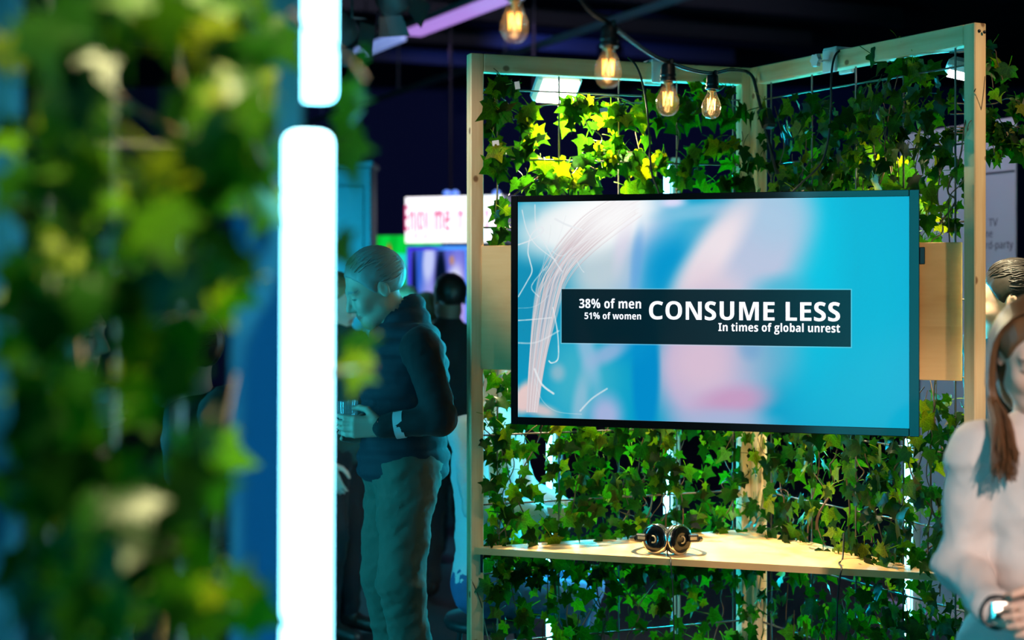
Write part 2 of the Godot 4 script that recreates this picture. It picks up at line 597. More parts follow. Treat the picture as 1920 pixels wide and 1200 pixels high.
func make_materials() -> void:
	noise.seed = 7
	noise.frequency = 0.05
	T.wood = picture(wood_image(192, 1024, Color(0.95, 0.86, 0.67), Color(0.84, 0.68, 0.46), 8, 5.0))
	T.ply = picture(wood_image(256, 512, Color(0.88, 0.71, 0.47), Color(0.78, 0.58, 0.34), 2, 2.2))
	T.leaf = picture(leaf_image())
	var n2 := FastNoiseLite.new()
	n2.seed = 3
	n2.frequency = 0.02
	n2.fractal_octaves = 4
	T.cloud = picture(n2.get_seamless_image(256, 256))
	n2.frequency = 0.09
	n2.seed = 9
	T.grain = picture(n2.get_seamless_image(256, 256))
	var weave := Image.create(64, 64, false, Image.FORMAT_L8)
	for y in 64:
		for x in 64:
			var f := 0.5 + 0.25 * sin(x * TAU / 4.0) * (1.0 if (y / 4) % 2 == 0 else -1.0) + 0.2 * sin(y * TAU / 4.0)
			weave.set_pixel(x, y, Color(f, f, f))
	T.weave = picture(weave)
	for w in [["pine", "wood", Vector3(4.0, 0.66, 1.0)], ["plywood", "ply", Vector3(1.6, 0.9, 1.0)]]:
		var m := mat(w[0], Color(1, 1, 1), 0.62)
		m.albedo_texture = T[w[1]]
		m.uv1_scale = w[2]
		m.heightmap_enabled = true
		m.heightmap_texture = T[w[1]]
		m.heightmap_scale = 0.03
	mat("end_grain", Color(0.82, 0.64, 0.42), 0.8)
	mat("steel_wire", lin(0.20, 0.18, 0.16), 0.45, 0.8)
	mat("black_plastic", lin(0.012, 0.014, 0.016), 0.38)
	mat("black_gloss", lin(0.008, 0.009, 0.010), 0.12)
	mat("black_rubber", lin(0.015, 0.016, 0.018), 0.55)
	mat("white_plastic", lin(0.72, 0.74, 0.74), 0.4)
	mat("chrome", lin(0.85, 0.83, 0.80), 0.14, 1.0)
	mat("brass", lin(0.55, 0.40, 0.18), 0.3, 1.0)
	mat("beige_print", lin(0.60, 0.48, 0.28), 0.45)
	mat("lamp_grey", lin(0.10, 0.11, 0.12), 0.45, 0.2)
	mat("dark_metal", lin(0.03, 0.035, 0.04), 0.5, 0.3)
	mat("black_steel", lin(0.02, 0.022, 0.025), 0.4, 0.6)
	mat("grey_metal", lin(0.30, 0.32, 0.34), 0.45, 0.5)
	mat("aluminium", lin(0.55, 0.57, 0.60), 0.35, 0.9)
	mat("navy_paint", lin(0.003, 0.055, 0.13), 0.85)
	M.navy_paint.metallic_specular = 0.15
	mat("hall_wall", lin(0.030, 0.038, 0.10), 0.85)
	mat("hall_ceiling", lin(0.012, 0.013, 0.016), 0.9)
	mat("hall_floor", lin(0.030, 0.030, 0.034), 0.6)
	mat("stem", lin(0.13, 0.07, 0.035), 0.7)
	mat("young_stem", lin(0.20, 0.16, 0.05), 0.65)
	for l in [["leaf_deep", 0.008, 0.050, 0.006, 0.36], ["leaf_green", 0.020, 0.110, 0.008, 0.36], ["leaf_fresh", 0.085, 0.23, 0.006, 0.38], ["leaf_lime", 0.27, 0.34, 0.008, 0.42]]:
		var m := mat(l[0], lin(l[1], l[2], l[3]), l[4])
		m.albedo_texture = T.leaf
		m.metallic_specular = 0.35
		m.backlight_enabled = true
		m.backlight = lin(1.0, 1.0, 0.2)
	mat("plant_label", lin(0.75, 0.75, 0.72), 0.5)
	for c in [["cloth_navy", 0.010, 0.016, 0.030, 0.8], ["cloth_black", 0.008, 0.009, 0.012, 0.85], ["cloth_olive", 0.085, 0.10, 0.075, 0.85], ["cloth_blouse", 0.70, 0.60, 0.57, 0.75],
			["cloth_white", 0.68, 0.68, 0.70, 0.8], ["cloth_denim", 0.06, 0.12, 0.28, 0.85], ["cloth_grey", 0.06, 0.07, 0.08, 0.85], ["cloth_green", 0.02, 0.06, 0.05, 0.85], ["cloth_lilac", 0.45, 0.40, 0.50, 0.8]]:
		var m := mat(c[0], lin(c[1], c[2], c[3]), c[4])
		m.heightmap_enabled = true
		m.heightmap_texture = T.weave
		m.heightmap_scale = 0.04
		m.uv1_triplanar = true
		m.uv1_scale = Vector3(14, 14, 14)
		m.rim_enabled = true
		m.rim = 0.3
	mat("shoe_leather", lin(0.02, 0.017, 0.015), 0.4)
	for h in [["hair_grey", 0.30, 0.29, 0.28], ["hair_brown", 0.15, 0.068, 0.028], ["hair_dark", 0.018, 0.014, 0.012], ["hair_blond", 0.36, 0.24, 0.12]]:
		mat(h[0], lin(h[1], h[2], h[3]), 0.42)
	var s := mat("skin", Color(1, 1, 1), 0.5)
	s.vertex_color_use_as_albedo = true
	s.subsurf_scatter_enabled = true
	s.subsurf_scatter_strength = 0.08
	glass("bulb_glass", Color(1.0, 0.93, 0.8), 0.06)
	glass("tumbler_glass", Color(0.9, 0.97, 1.0), 0.1)
	mat("paper_white", lin(0.75, 0.73, 0.68), 0.7)
	mat("banner_fabric", lin(0.40, 0.37, 0.46), 0.85)
	mat("banner_print", lin(0.045, 0.04, 0.06), 0.8)
	glow("tube_cyan", lin(0.20, 0.76, 1.0), 13.0)
	glow("flood_glow", lin(1.0, 0.93, 0.90), 14.0)
	glow("filament_glow", lin(1.0, 0.40, 0.04), 5.0)
	glow("batten_violet", lin(0.48, 0.24, 0.80), 0.9)
	glow("batten_blue", lin(0.25, 0.36, 0.85), 0.8)
	glow("sign_white", lin(1.0, 0.96, 1.0), 1.5)
	glow("sign_magenta", lin(0.85, 0.0, 0.20), 0.8)
	glow("spot_lens", lin(1.0, 0.92, 0.85), 3.0)
	glow("caption_white", lin(0.92, 0.90, 1.0), 1.0)
	glow("wall_cyan", lin(0.02, 0.62, 0.80), 1.0)
	for t in [["film", film_image()], ["pitch", pitch_image()], ["poster", poster_image()]]:
		var m := mat("screen_" + t[0], Color(0.01, 0.01, 0.012), 0.3)
		m.emission_enabled = true
		m.emission_texture = picture(t[1])
		m.emission_operator = BaseMaterial3D.EMISSION_OP_MULTIPLY
		m.emission = Color.WHITE
		m.emission_energy_multiplier = 1.0

func quad_uv(mb: MB, a: Vector3, b: Vector3, c: Vector3, d: Vector3) -> void:  # a lower left, then counter-clockwise
	var i := mb.add(a, Vector2(0, 1))
	mb.add(b, Vector2(1, 1))
	mb.add(c, Vector2(1, 0))
	mb.add(d, Vector2(0, 0))
	mb.tri(i, i + 1, i + 2)
	mb.tri(i, i + 2, i + 3)

# ---------------------------------------------------------------- camera, air and light of the hall

func area_light(parent: Node3D, where: Vector3, towards: Vector3, size: Vector2, color: Color, energy: float) -> void:
	var l := AreaLight3D.new()
	l.name = "area_light"
	parent.add_child(l, true)
	l.area_size = size
	l.area_normalize_energy = true
	l.light_color = color
	l.light_energy = energy
	l.area_range = 40.0
	l.area_attenuation = 2.0
	l.shadow_enabled = true
	var b := frame(-towards)
	l.global_transform = Transform3D(b, where)

func spot(parent: Node3D, where: Vector3, towards: Vector3, color: Color, energy: float, angle: float, soft_edge: float, size: float) -> void:
	var l := SpotLight3D.new()
	l.name = "spot_light"
	parent.add_child(l, true)
	l.light_color = color
	l.light_energy = energy
	l.light_size = size
	l.spot_angle = angle
	l.spot_angle_attenuation = soft_edge
	l.spot_range = 30.0
	l.spot_attenuation = 2.0
	l.shadow_enabled = true
	l.global_transform = Transform3D(frame(-towards), where)

func omni(parent: Node3D, where: Vector3, color: Color, energy: float, size := 0.02) -> void:
	var l := OmniLight3D.new()
	l.name = "bulb_light"
	parent.add_child(l, true)
	l.light_color = color
	l.light_energy = energy
	l.light_size = size
	l.omni_range = 30.0
	l.omni_attenuation = 2.0
	l.shadow_enabled = true
	l.global_position = where

func _ready() -> void:
	rng.seed = 20240611
	var cam := Camera3D.new()
	cam.name = "camera"
	cam.projection = Camera3D.PROJECTION_FRUSTUM
	cam.near = 0.05
	cam.far = 80.0
	cam.size = 2.0 * cam.near * 600.0 / FOCAL
	cam.frustum_offset = Vector2(0.0, -(600.0 - HORIZON) / FOCAL * cam.near)
	cam.position = Vector3(0, EYE, 0)
	var lens := CameraAttributesPhysical.new()
	lens.frustum_focal_length = 52.0
	lens.exposure_aperture = 1.8
	lens.frustum_focus_distance = 4.55
	cam.attributes = lens
	add_child(cam)
	cam.current = true
	var env := Environment.new()
	env.background_mode = Environment.BG_COLOR
	env.background_color = Color.BLACK
	env.tonemap_mode = Environment.TONE_MAPPER_LINEAR
	env.tonemap_exposure = 1.0
	env.sdfgi_enabled = true
	env.ssao_enabled = true
	env.ssil_enabled = true
	var world := WorldEnvironment.new()
	world.name = "world"
	world.environment = env
	add_child(world)
	make_materials()
	stage_lamps()
	hall()
	booth()
	television()
	shelf_and_headphones()
	string_lights()
	flood_lamps()
	booth_ivy()
	back_tubes()
	front_screen()
	people()
	sign_stand()
	banner()
	ceiling_rig()

# ---------------------------------------------------------------- the hall

func hall() -> void:
	var w := [["floor", Vector3(-9, -0.2, -22), Vector3(9, 0, 7), "hall_floor"], ["ceiling", Vector3(-9, 4.4, -22), Vector3(9, 4.6, 7), "hall_ceiling"],
		["wall_back", Vector3(-9, 0, -22.2), Vector3(9, 4.4, -22), "hall_wall"], ["wall_left", Vector3(-9.2, 0, -22), Vector3(-9, 4.4, 7), "hall_wall"],
		["wall_right", Vector3(9, 0, -22), Vector3(9.2, 4.4, 7), "hall_wall"], ["wall_front", Vector3(-9, 0, 7), Vector3(9, 4.4, 7.2), "hall_wall"]]
	for a in w:
		var mb := MB.new()
		block(mb, a[1], a[2], 0.0005)
		struct(a[0], mb, M[a[3]])
	# a painted column with a panelled front beyond the man
	var t := thing("pillar", "square teal panelled column rising behind the grey-haired man", "column", at(655, HORIZON, 9.5) * Vector3(1, 0, 1))
	var c := at(653, HORIZON, 9.5)
	c.y = 0
	var mb := MB.new()
	block(mb, c + Vector3(-0.165, 0, -0.2), c + Vector3(0.165, 2.32, 0.2), 0.01)
	part("shaft", mb, mat("teal_paint", lin(0.03, 0.13, 0.17), 0.7), t)
	for y in [[0.25, 1.05], [1.1, 2.2]]:
		var p := MB.new()
		block(p, c + Vector3(-0.12, y[0], 0.2), c + Vector3(0.12, y[1], 0.215), 0.006)
		part("panel", p, M.teal_paint, t)
	var cap_ := MB.new()
	block(cap_, c + Vector3(-0.18, 2.32, -0.23), c + Vector3(0.18, 2.36, 0.23), 0.01)
	part("capital", cap_, M.teal_paint, t)

# a theatre lamp: tapered body, hood, yoke, lens; the light leaves its lens
func stage_lamp(label: String, where: Vector3, aim: Vector3, color: Color, energy: float, angle: float, lens_m: Material, length := 0.26, paint := "black_steel") -> Node3D:
	var t := thing("stage_lamp", label, "spotlight", where)
	var d := (aim - where).normalized()
	var b := frame(d)
	var xf := Transform3D(Basis(b.x, d, -b.y), where)
	var mb := MB.new()
	lathe(mb, [[0.0, -length], [0.05, -length], [0.062, -length * 0.85], [0.07, -0.08], [0.085, -0.06], [0.085, 0.0], [0.075, 0.0], [0.074, -0.02]], xf, 20)
	part("body", mb, M[paint], t)
	mb = MB.new()
	lathe(mb, [[0.0, -0.018], [0.074, -0.02]], xf, 20)
	part("lens", mb, lens_m, t)
	for s in [-1, 1]:
		mb = MB.new()
		bar(mb, where + b.x * 0.09 * s - d * 0.12, where + b.x * 0.09 * s - d * 0.12 + Vector3(0, 0.17, 0), 0.02, 0.006, b.x)
		part("yoke_arm", mb, M[paint], t)
	mb = MB.new()
	bar(mb, where - d * 0.12 + Vector3(0, 0.17, 0) - b.x * 0.1, where - d * 0.12 + Vector3(0, 0.17, 0) + b.x * 0.1, 0.02, 0.006)
	part("yoke_bridge", mb, M[paint], t)
	mb = MB.new()
	tube(mb, [where - d * 0.12 + Vector3(0, 0.17, 0), Vector3(where.x - d.x * 0.12, 4.4, where.z - d.z * 0.12)], 0.012, 8)
	part("drop_rod", mb, M[paint], t)
	for s in 4:
		mb = MB.new()
		var o: Vector3 = [b.x, b.y, -b.x, -b.y][s]
		var side: Vector3 = [b.y, b.x, b.y, b.x][s]
		var p := where + o * 0.085
		mb.poly([p - side * 0.06, p + side * 0.06, p + side * 0.085 + d * 0.09 + o * 0.045, p - side * 0.085 + d * 0.09 + o * 0.045], p - o)
		part("barn_door", mb, M[paint], t)
	if energy > 0.0:
		spot(t, where + d * 0.02, d, color, energy, angle, 0.6, 0.06)
	return t

func stage_lamps() -> void:
	# warm house spots over the visitors, out of frame
	stage_lamp("black theatre spotlight hung above the walkway, aimed at the woman", Vector3(0.95, 2.9, 1.0), Vector3(1.13, 1.22, -3.2), lin(1.0, 0.76, 0.64), 19.0, 7.6, M.spot_lens)
	stage_lamp("black theatre spotlight hung far right, aimed at the screwed pine post", Vector3(2.9, 3.7, -2.2), Vector3(1.22, 1.8, -4.35), lin(1.0, 0.68, 0.42), 8.0, 10.0, M.spot_lens)
	stage_lamp("black theatre spotlight hung above the visitors, aimed at the plywood shelf", Vector3(0.9, 3.9, -1.2), Vector3(0.6, 1.15, -4.7), lin(1.0, 0.72, 0.48), 1.5, 11.5, M.spot_lens)
	stage_lamp("black theatre spotlight hung left of the stand, aimed at its front post", Vector3(-1.6, 3.9, -3.4), Vector3(0.09, 1.85, -4.85), lin(1.0, 0.66, 0.52), 9.0, 7.0, M.spot_lens)
	stage_lamp("black theatre spotlight hung above the ivy screen, aimed down at it", Vector3(0.25, 3.7, -0.85), Vector3(-0.44, 1.55, -1.45), lin(1.0, 0.90, 0.42), 30.0, 14.0, M.spot_lens)
	# the two that hang in view beyond the stand
	stage_lamp("grey theatre spotlight with shutters hanging beside the violet light batten", at(742, 8, 7.2), at(800, 130, 7.5), Color.WHITE, 0.0, 20.0, M.black_gloss, 0.3, "lamp_grey")
	stage_lamp("grey theatre spotlight hanging just right of the cyan light tube", at(640, 62, 7.0), at(690, 150, 7.4), Color.WHITE, 0.0, 20.0, M.spot_lens, 0.3, "lamp_grey")
	# a glowing exhibition wall behind the photographer, mirrored in the television
	var c := Vector3(-0.95, 1.55, 1.6)
	var aim := Vector3(0.6, 1.5, -4.6)
	var b := frame(aim - c)
	var t := thing("light_wall", "tall cyan backlit exhibition wall facing the stand", "light wall", Vector3(c.x, 0, c.z))
	var mb := MB.new()
	cbox(mb, Transform3D(b, c - b.z * 0.06), Vector3(1.7, 2.5, 0.1), 0.006)
	part("frame", mb, M.aluminium, t)
	mb = MB.new()
	cbox(mb, Transform3D(b, c), Vector3(1.6, 2.4, 0.02), 0.002)
	part("light_panel", mb, M.wall_cyan, t)
	for s in [-1, 1]:
		mb = MB.new()
		var f: Vector3 = c - b.z * 0.06 + b.x * 0.7 * s
		block(mb, Vector3(f.x - 0.03, 0.0, f.z - 0.2), Vector3(f.x + 0.03, 0.31, f.z + 0.2), 0.004)
		part("foot", mb, M.aluminium, t)
	area_light(t, c + b.z * 0.03, b.z, Vector2(1.6, 2.4), lin(0.0, 0.80, 1.0), 2.8)

# ---------------------------------------------------------------- the stand

var PL := Vector3(-0.121, 0, -4.9)     # front post of the left panel
var PR := Vector3(1.336, 0, -4.31)     # front post of the right panel
var PC := Vector3(0.844, 0, -5.25)     # the corner
const TOP := 2.372
const BEAM := 0.045

func panel_axes(a: Vector3, b: Vector3) -> Array:   # along, towards the inside of the corner
	var u := (b - a).normalized()
	var n := u.cross(Vector3.UP)
	if n.z < 0.0: n = -n
	return [u, n]

func booth() -> void:
	var t := thing("trellis_stand", "corner trellis stand of pale pine posts and rails with wire mesh", "trellis", Vector3(0.6, 0, -4.8))
	var uL: Vector3 = (PC - PL).normalized()
	var uR: Vector3 = (PC - PR).normalized()
	var nR := Vector3(-0.887, 0, 0.463)
	var ends := {"L": [PL, uL], "R": [PR, uR], "CL": [PC - uL * 0.03, uL], "CR": [PC - uR * 0.035, uR]}
	for k in ends:
		var mb := MB.new()
		var p: Vector3 = ends[k][0]
		bar(mb, p, p + Vector3(0, TOP, 0), BEAM, BEAM, ends[k][1], 0.003)
		part("post", mb, M.pine, t)
	for a in [["L", "CL"], ["R", "CR"]]:
		var u: Vector3 = ends[a[0]][1]
		var p: Vector3 = ends[a[0]][0] + u * (BEAM * 0.5)
		var q: Vector3 = ends[a[1]][0] - u * (BEAM * 0.5)
		for y in [TOP - 0.03, 0.06]:
			var mb := MB.new()
			bar(mb, p + Vector3(0, y, 0), q + Vector3(0, y, 0), BEAM, 0.06, Vector3.UP, 0.003)
			part("rail", mb, M.pine, t)
		# welded wire mesh in the panel's middle plane
		var long := p.distance_to(q)
		var v0 := 0.055
		while v0 < long:
			var mb := MB.new()
			tube(mb, [p + u * v0 + Vector3(0, 0.09, 0), p + u * v0 + Vector3(0, TOP - 0.06, 0)], 0.0032, 6)
			part("wire", mb, M.steel_wire, t)
			v0 += 0.2185
		var y0 := 2.258
		while y0 > 0.1:
			var mb := MB.new()
			var e := Vector3(0, y0, 0) + u.cross(Vector3.UP) * 0.006
			tube(mb, [p + e, q + e], 0.0032, 6)
			part("wire", mb, M.steel_wire, t)
			y0 -= 0.2275
	# plywood board across the opening, carrying the television
	var mb := MB.new()
	var a := Vector3(-0.098, 1.541, -4.886)
	var b := Vector3(1.312, 1.541, -4.352)
	bar(mb, a, b, 0.018, 0.404, Vector3.UP, 0.0015)
	part("mounting_board", mb, M.plywood, t)
	# screw heads in the right post
	for s in [Vector2(1836, 58), Vector2(1846, 60)]:
		var h := at(s.x, s.y, 4.285)
		mb = MB.new()
		lathe(mb, [[0.0, 0.002], [0.004, 0.0015], [0.005, 0.0]], Transform3D(Basis(Vector3.RIGHT, PI / 2), h), 10)
		part("screw", mb, M.black_steel, t)

func television() -> void:
	var l := Vector3(-0.0033, 1.538, -4.647)
	var r := Vector3(1.168, 1.538, -4.281)
	var u := (r - l).normalized()
	var n := u.cross(Vector3.UP)
	var c := (l + r) * 0.5
	var xf := Transform3D(Basis(u, Vector3.UP, n), c)
	var t := thing("television", "wide flat black television showing pale hair, mounted across the pine trellis", "television", c - Vector3(0, 0.355, 0))
	var W := 1.2271
	var H := 0.710
	var bz := [0.0225, 0.0285, 0.0195, 0.0235]  # left, right, top, bottom
	var sx0: float = -W / 2 + bz[0]
	var sx1: float = W / 2 - bz[1]
	var sy0: float = -H / 2 + bz[3]
	var sy1: float = H / 2 - bz[2]
	var mb := MB.new()
	cbox(mb, xf * Transform3D(Basis(), Vector3(0, 0, -0.028)), Vector3(W - 0.004, H - 0.004, 0.044), 0.006)
	part("housing", mb, M.black_plastic, t)
	for s in [[Vector3(-W / 2, -H / 2, 0), Vector3(sx0, H / 2, 0)], [Vector3(sx1, -H / 2, 0), Vector3(W / 2, H / 2, 0)], [Vector3(sx0, sy1, 0), Vector3(sx1, H / 2, 0)], [Vector3(sx0, -H / 2, 0), Vector3(sx1, sy0, 0)]]:
		mb = MB.new()
		var d: Vector3 = s[1] - s[0]
		cbox(mb, xf * Transform3D(Basis(), (s[0] + s[1]) * 0.5 + Vector3(0, 0, -0.004)), Vector3(d.x, d.y, 0.012), 0.0015)
		part("bezel", mb, M.black_gloss, t)
	mb = MB.new()
	quad_uv(mb, xf * Vector3(sx0, sy0, -0.001), xf * Vector3(sx1, sy0, -0.001), xf * Vector3(sx1, sy1, -0.001), xf * Vector3(sx0, sy1, -0.001))
	var scr := part("screen", mb, M.screen_film, t)
	scr.set_meta("label", "film still of pale hair and a blurred cheek with a dark caption")
	var txf := xf * Transform3D(Basis(), Vector3(0, 0, 0.0004))
	var X := func(px: float) -> float: # a pixel column on the screen plane, in metres across it
		var k := (px - 960.0) / FOCAL
		# l.x + s*u.x = k * -(l.z + s*u.z)
		var s := (-k * l.z - l.x) / (u.x + k * u.z)
		return s - W / 2
	var Y := func(px: float, py: float) -> float:
		var k := (px - 960.0) / FOCAL
		var s := (-k * l.z - l.x) / (u.x + k * u.z)
		return EYE - (py - HORIZON) / FOCAL * -(l.z + s * u.z) - 1.538
	for w in [["38% of men", 1086.0, 1202.0, 578.0, 17.5], ["51% of women", 1096.0, 1202.0, 598.5, 12.5], ["CONSUME LESS", 1217.0, 1575.0, 600.5, 34.0], ["In times of global unrest", 1347.0, 1575.0, 622.0, 15.0]]:
		write_on(scr, w[0], M.caption_white, txf, X.call(w[1]), X.call(w[2]), Y.call((w[1] + w[2]) * 0.5, w[3]), w[4] * 4.48 / FOCAL)
	# the badge tab at the right edge and the wall brackets behind
	mb = MB.new()
	cbox(mb, xf * Transform3D(Basis(), Vector3(W / 2 + 0.007, 0.165, -0.02)), Vector3(0.016, 0.05, 0.012), 0.002)
	part("badge_tab", mb, M.black_plastic, t)
	for s in [-0.25, 0.25]:
		mb = MB.new()
		cbox(mb, xf * Transform3D(Basis(), Vector3(s, 0.0, -0.1)), Vector3(0.04, 0.36, 0.1), 0.002)
		part("wall_bracket", mb, M.black_steel, t)
	area_light(t, c + n * 0.004, n, Vector2(1.2, 0.66), lin(0.45, 0.85, 1.0), 0.25)

func shelf_and_headphones() -> void:
	var y := EYE - 0.889
	var t := thing("corner_shelf", "triangular pale plywood shelf fixed across the corner below the television", "shelf", Vector3(0.6, y - 0.021, -4.8))
	var a := Vector3(-0.122, y, -4.852)
	var b := Vector3(1.30, y, -4.42)
	var back := [Vector3(0.86, y, -5.19), Vector3(0.78, y, -5.19)]
	var outline := [a, b, Vector3(1.27, y, -4.46), back[0], back[1], Vector3(-0.09, y, -4.876)]
	var mb := MB.new()
	var mid := Vector3(0.6, y - 0.01, -4.8)
	var top := []
	var tuv := []
	for p in outline:
		top.append(p)
		tuv.append(Vector2(p.z * 0.9, p.x) * 1.3)
	mb.poly(top, mid, tuv)
	var low := []
	for p in outline: low.append(p - Vector3(0, 0.021, 0))
	mb.poly(low, mid, tuv)
	for i in outline.size():
		var p: Vector3 = outline[i]
		var q: Vector3 = outline[(i + 1) % outline.size()]
		mb.poly([p, q, q - Vector3(0, 0.021, 0), p - Vector3(0, 0.021, 0)], mid, [Vector2(0, 0), Vector2(0, p.distance_to(q)), Vector2(0.021, p.distance_to(q)), Vector2(0.021, 0)])
	part("board", mb, M.plywood, t)
	mb = MB.new()
	var k := at(903, 1058, 4.868)
	cbox(mb, Transform3D(Basis(), Vector3(k.x, y - 0.052, k.z - 0.01)), Vector3(0.008, 0.062, 0.03), 0.001)
	part("bracket", mb, M.black_steel, t)

	# headphones: two cups face to face, band lying behind them
	var h0 := at(1251, 1030, 4.74)
	h0.y = y
	var h := thing("headphones", "black over-ear headphones with chrome rings lying on the plywood shelf", "headphones", h0)
	var cups := []
	for s in [-1, 1]:
		var dir := Vector3(0.64 * s, 0.06, 0.76).normalized() if s < 0 else Vector3(0.58, 0.05, 0.81).normalized()
		var c := h0 + Vector3(0.040 * s, 0.0485, 0.0 if s < 0 else 0.012)
		cups.append([c, dir])
		var fb := frame(dir)
		var xf := Transform3D(Basis(fb.x * 1.12, dir * 1.12, fb.y * -1.12), c)
		mb = MB.new()
		lathe(mb, [[0.018, -0.031], [0.028, -0.034], [0.037, -0.030], [0.0415, -0.022], [0.0415, -0.012], [0.036, -0.006], [0.020, -0.006]], xf, 28)
		var cup := part("ear_cup", mb, M.black_plastic, h)
		mb = MB.new()
		lathe(mb, [[0.036, -0.008], [0.0425, -0.006], [0.0435, 0.0], [0.042, 0.004], [0.037, 0.005]], xf, 32)
		part("ring", mb, M.chrome, cup)
		mb = MB.new()
		lathe(mb, [[0.0375, 0.004], [0.034, 0.0075], [0.02, 0.0085], [0.017, 0.007], [0.0, 0.007]], xf, 28)
		part("cover", mb, M.black_gloss, cup)
		mb = MB.new()
		var arc := []
		for i in 11:
			var q := -1.9 + 3.8 * i / 10.0
			arc.append(xf * Vector3(cos(q) * 0.0095, 0.0085, -sin(q) * 0.0095))
		tube(mb, arc, 0.0024, 6)
		part("emblem", mb, M.beige_print, cup)
		# yoke stub at the outer side
		mb = MB.new()
		var e := c + Vector3(s * 0.042, 0.004, -0.006)
		cbox(mb, Transform3D(frame(Vector3(s * 0.9, 0, -0.35)), e), Vector3(0.016, 0.024, 0.034), 0.004)
		part("hinge", mb, M.black_plastic, h)
		mb = MB.new()
		cbox(mb, Transform3D(frame(Vector3(s * 0.9, 0, -0.35)), e + Vector3(0, 0, 0.0075)), Vector3(0.004, 0.010, 0.024), 0.001)
		part("hinge_plate", mb, M.beige_print, h)
	var p0: Vector3 = cups[0][0] + Vector3(-0.056, 0.0, -0.012)
	var p1: Vector3 = cups[1][0] + Vector3(0.056, 0.0, -0.012)
	mb = MB.new()
	tube(mb, spline([p0, p0 + Vector3(-0.012, -0.010, -0.05), h0 + Vector3(-0.06, 0.022, -0.135), h0 + Vector3(0.0, 0.020, -0.165), h0 + Vector3(0.06, 0.022, -0.135), p1 + Vector3(0.012, -0.010, -0.05), p1], 6), 0.009, 10)
	part("headband", mb, M.black_plastic, h)
	mb = MB.new()
	tube(mb, spline([at(1251, 1022, 4.735), Vector3(at(1252, 1036, 4.71).x, y + 0.004, -4.715), Vector3(at(1255, 1048, 4.70).x, y + 0.003, -4.66), Vector3(at(1258, 1062, 4.63).x, y - 0.015, -4.628), at(1262, 1110, 4.635), at(1264, 1210, 4.64)], 6), 0.0022, 6)
	part("cord", mb, M.black_rubber, h)
	# a spare cable over the shelf edge
	var k0 := at(1578, 1035, 4.60)
	var cb := thing("cable", "thin black cable running over the edge of the plywood shelf", "cable", Vector3(k0.x, y, k0.z))
	mb = MB.new()
	tube(mb, spline([at(1582, 1000, 4.70), Vector3(at(1580, 1030, 4.66).x, y + 0.003, -4.66), Vector3(at(1573, 1050, 4.58).x, y + 0.003, -4.58), Vector3(at(1576, 1066, 4.53).x, y + 0.002, -4.515), Vector3(at(1575, 1080, 4.5).x, y - 0.03, -4.505), at(1570, 1140, 4.52), at(1568, 1230, 4.54)], 6), 0.0026, 6)
	part("cord", mb, M.black_rubber, cb)

# ---------------------------------------------------------------- festoon bulbs, cables, clamp floods

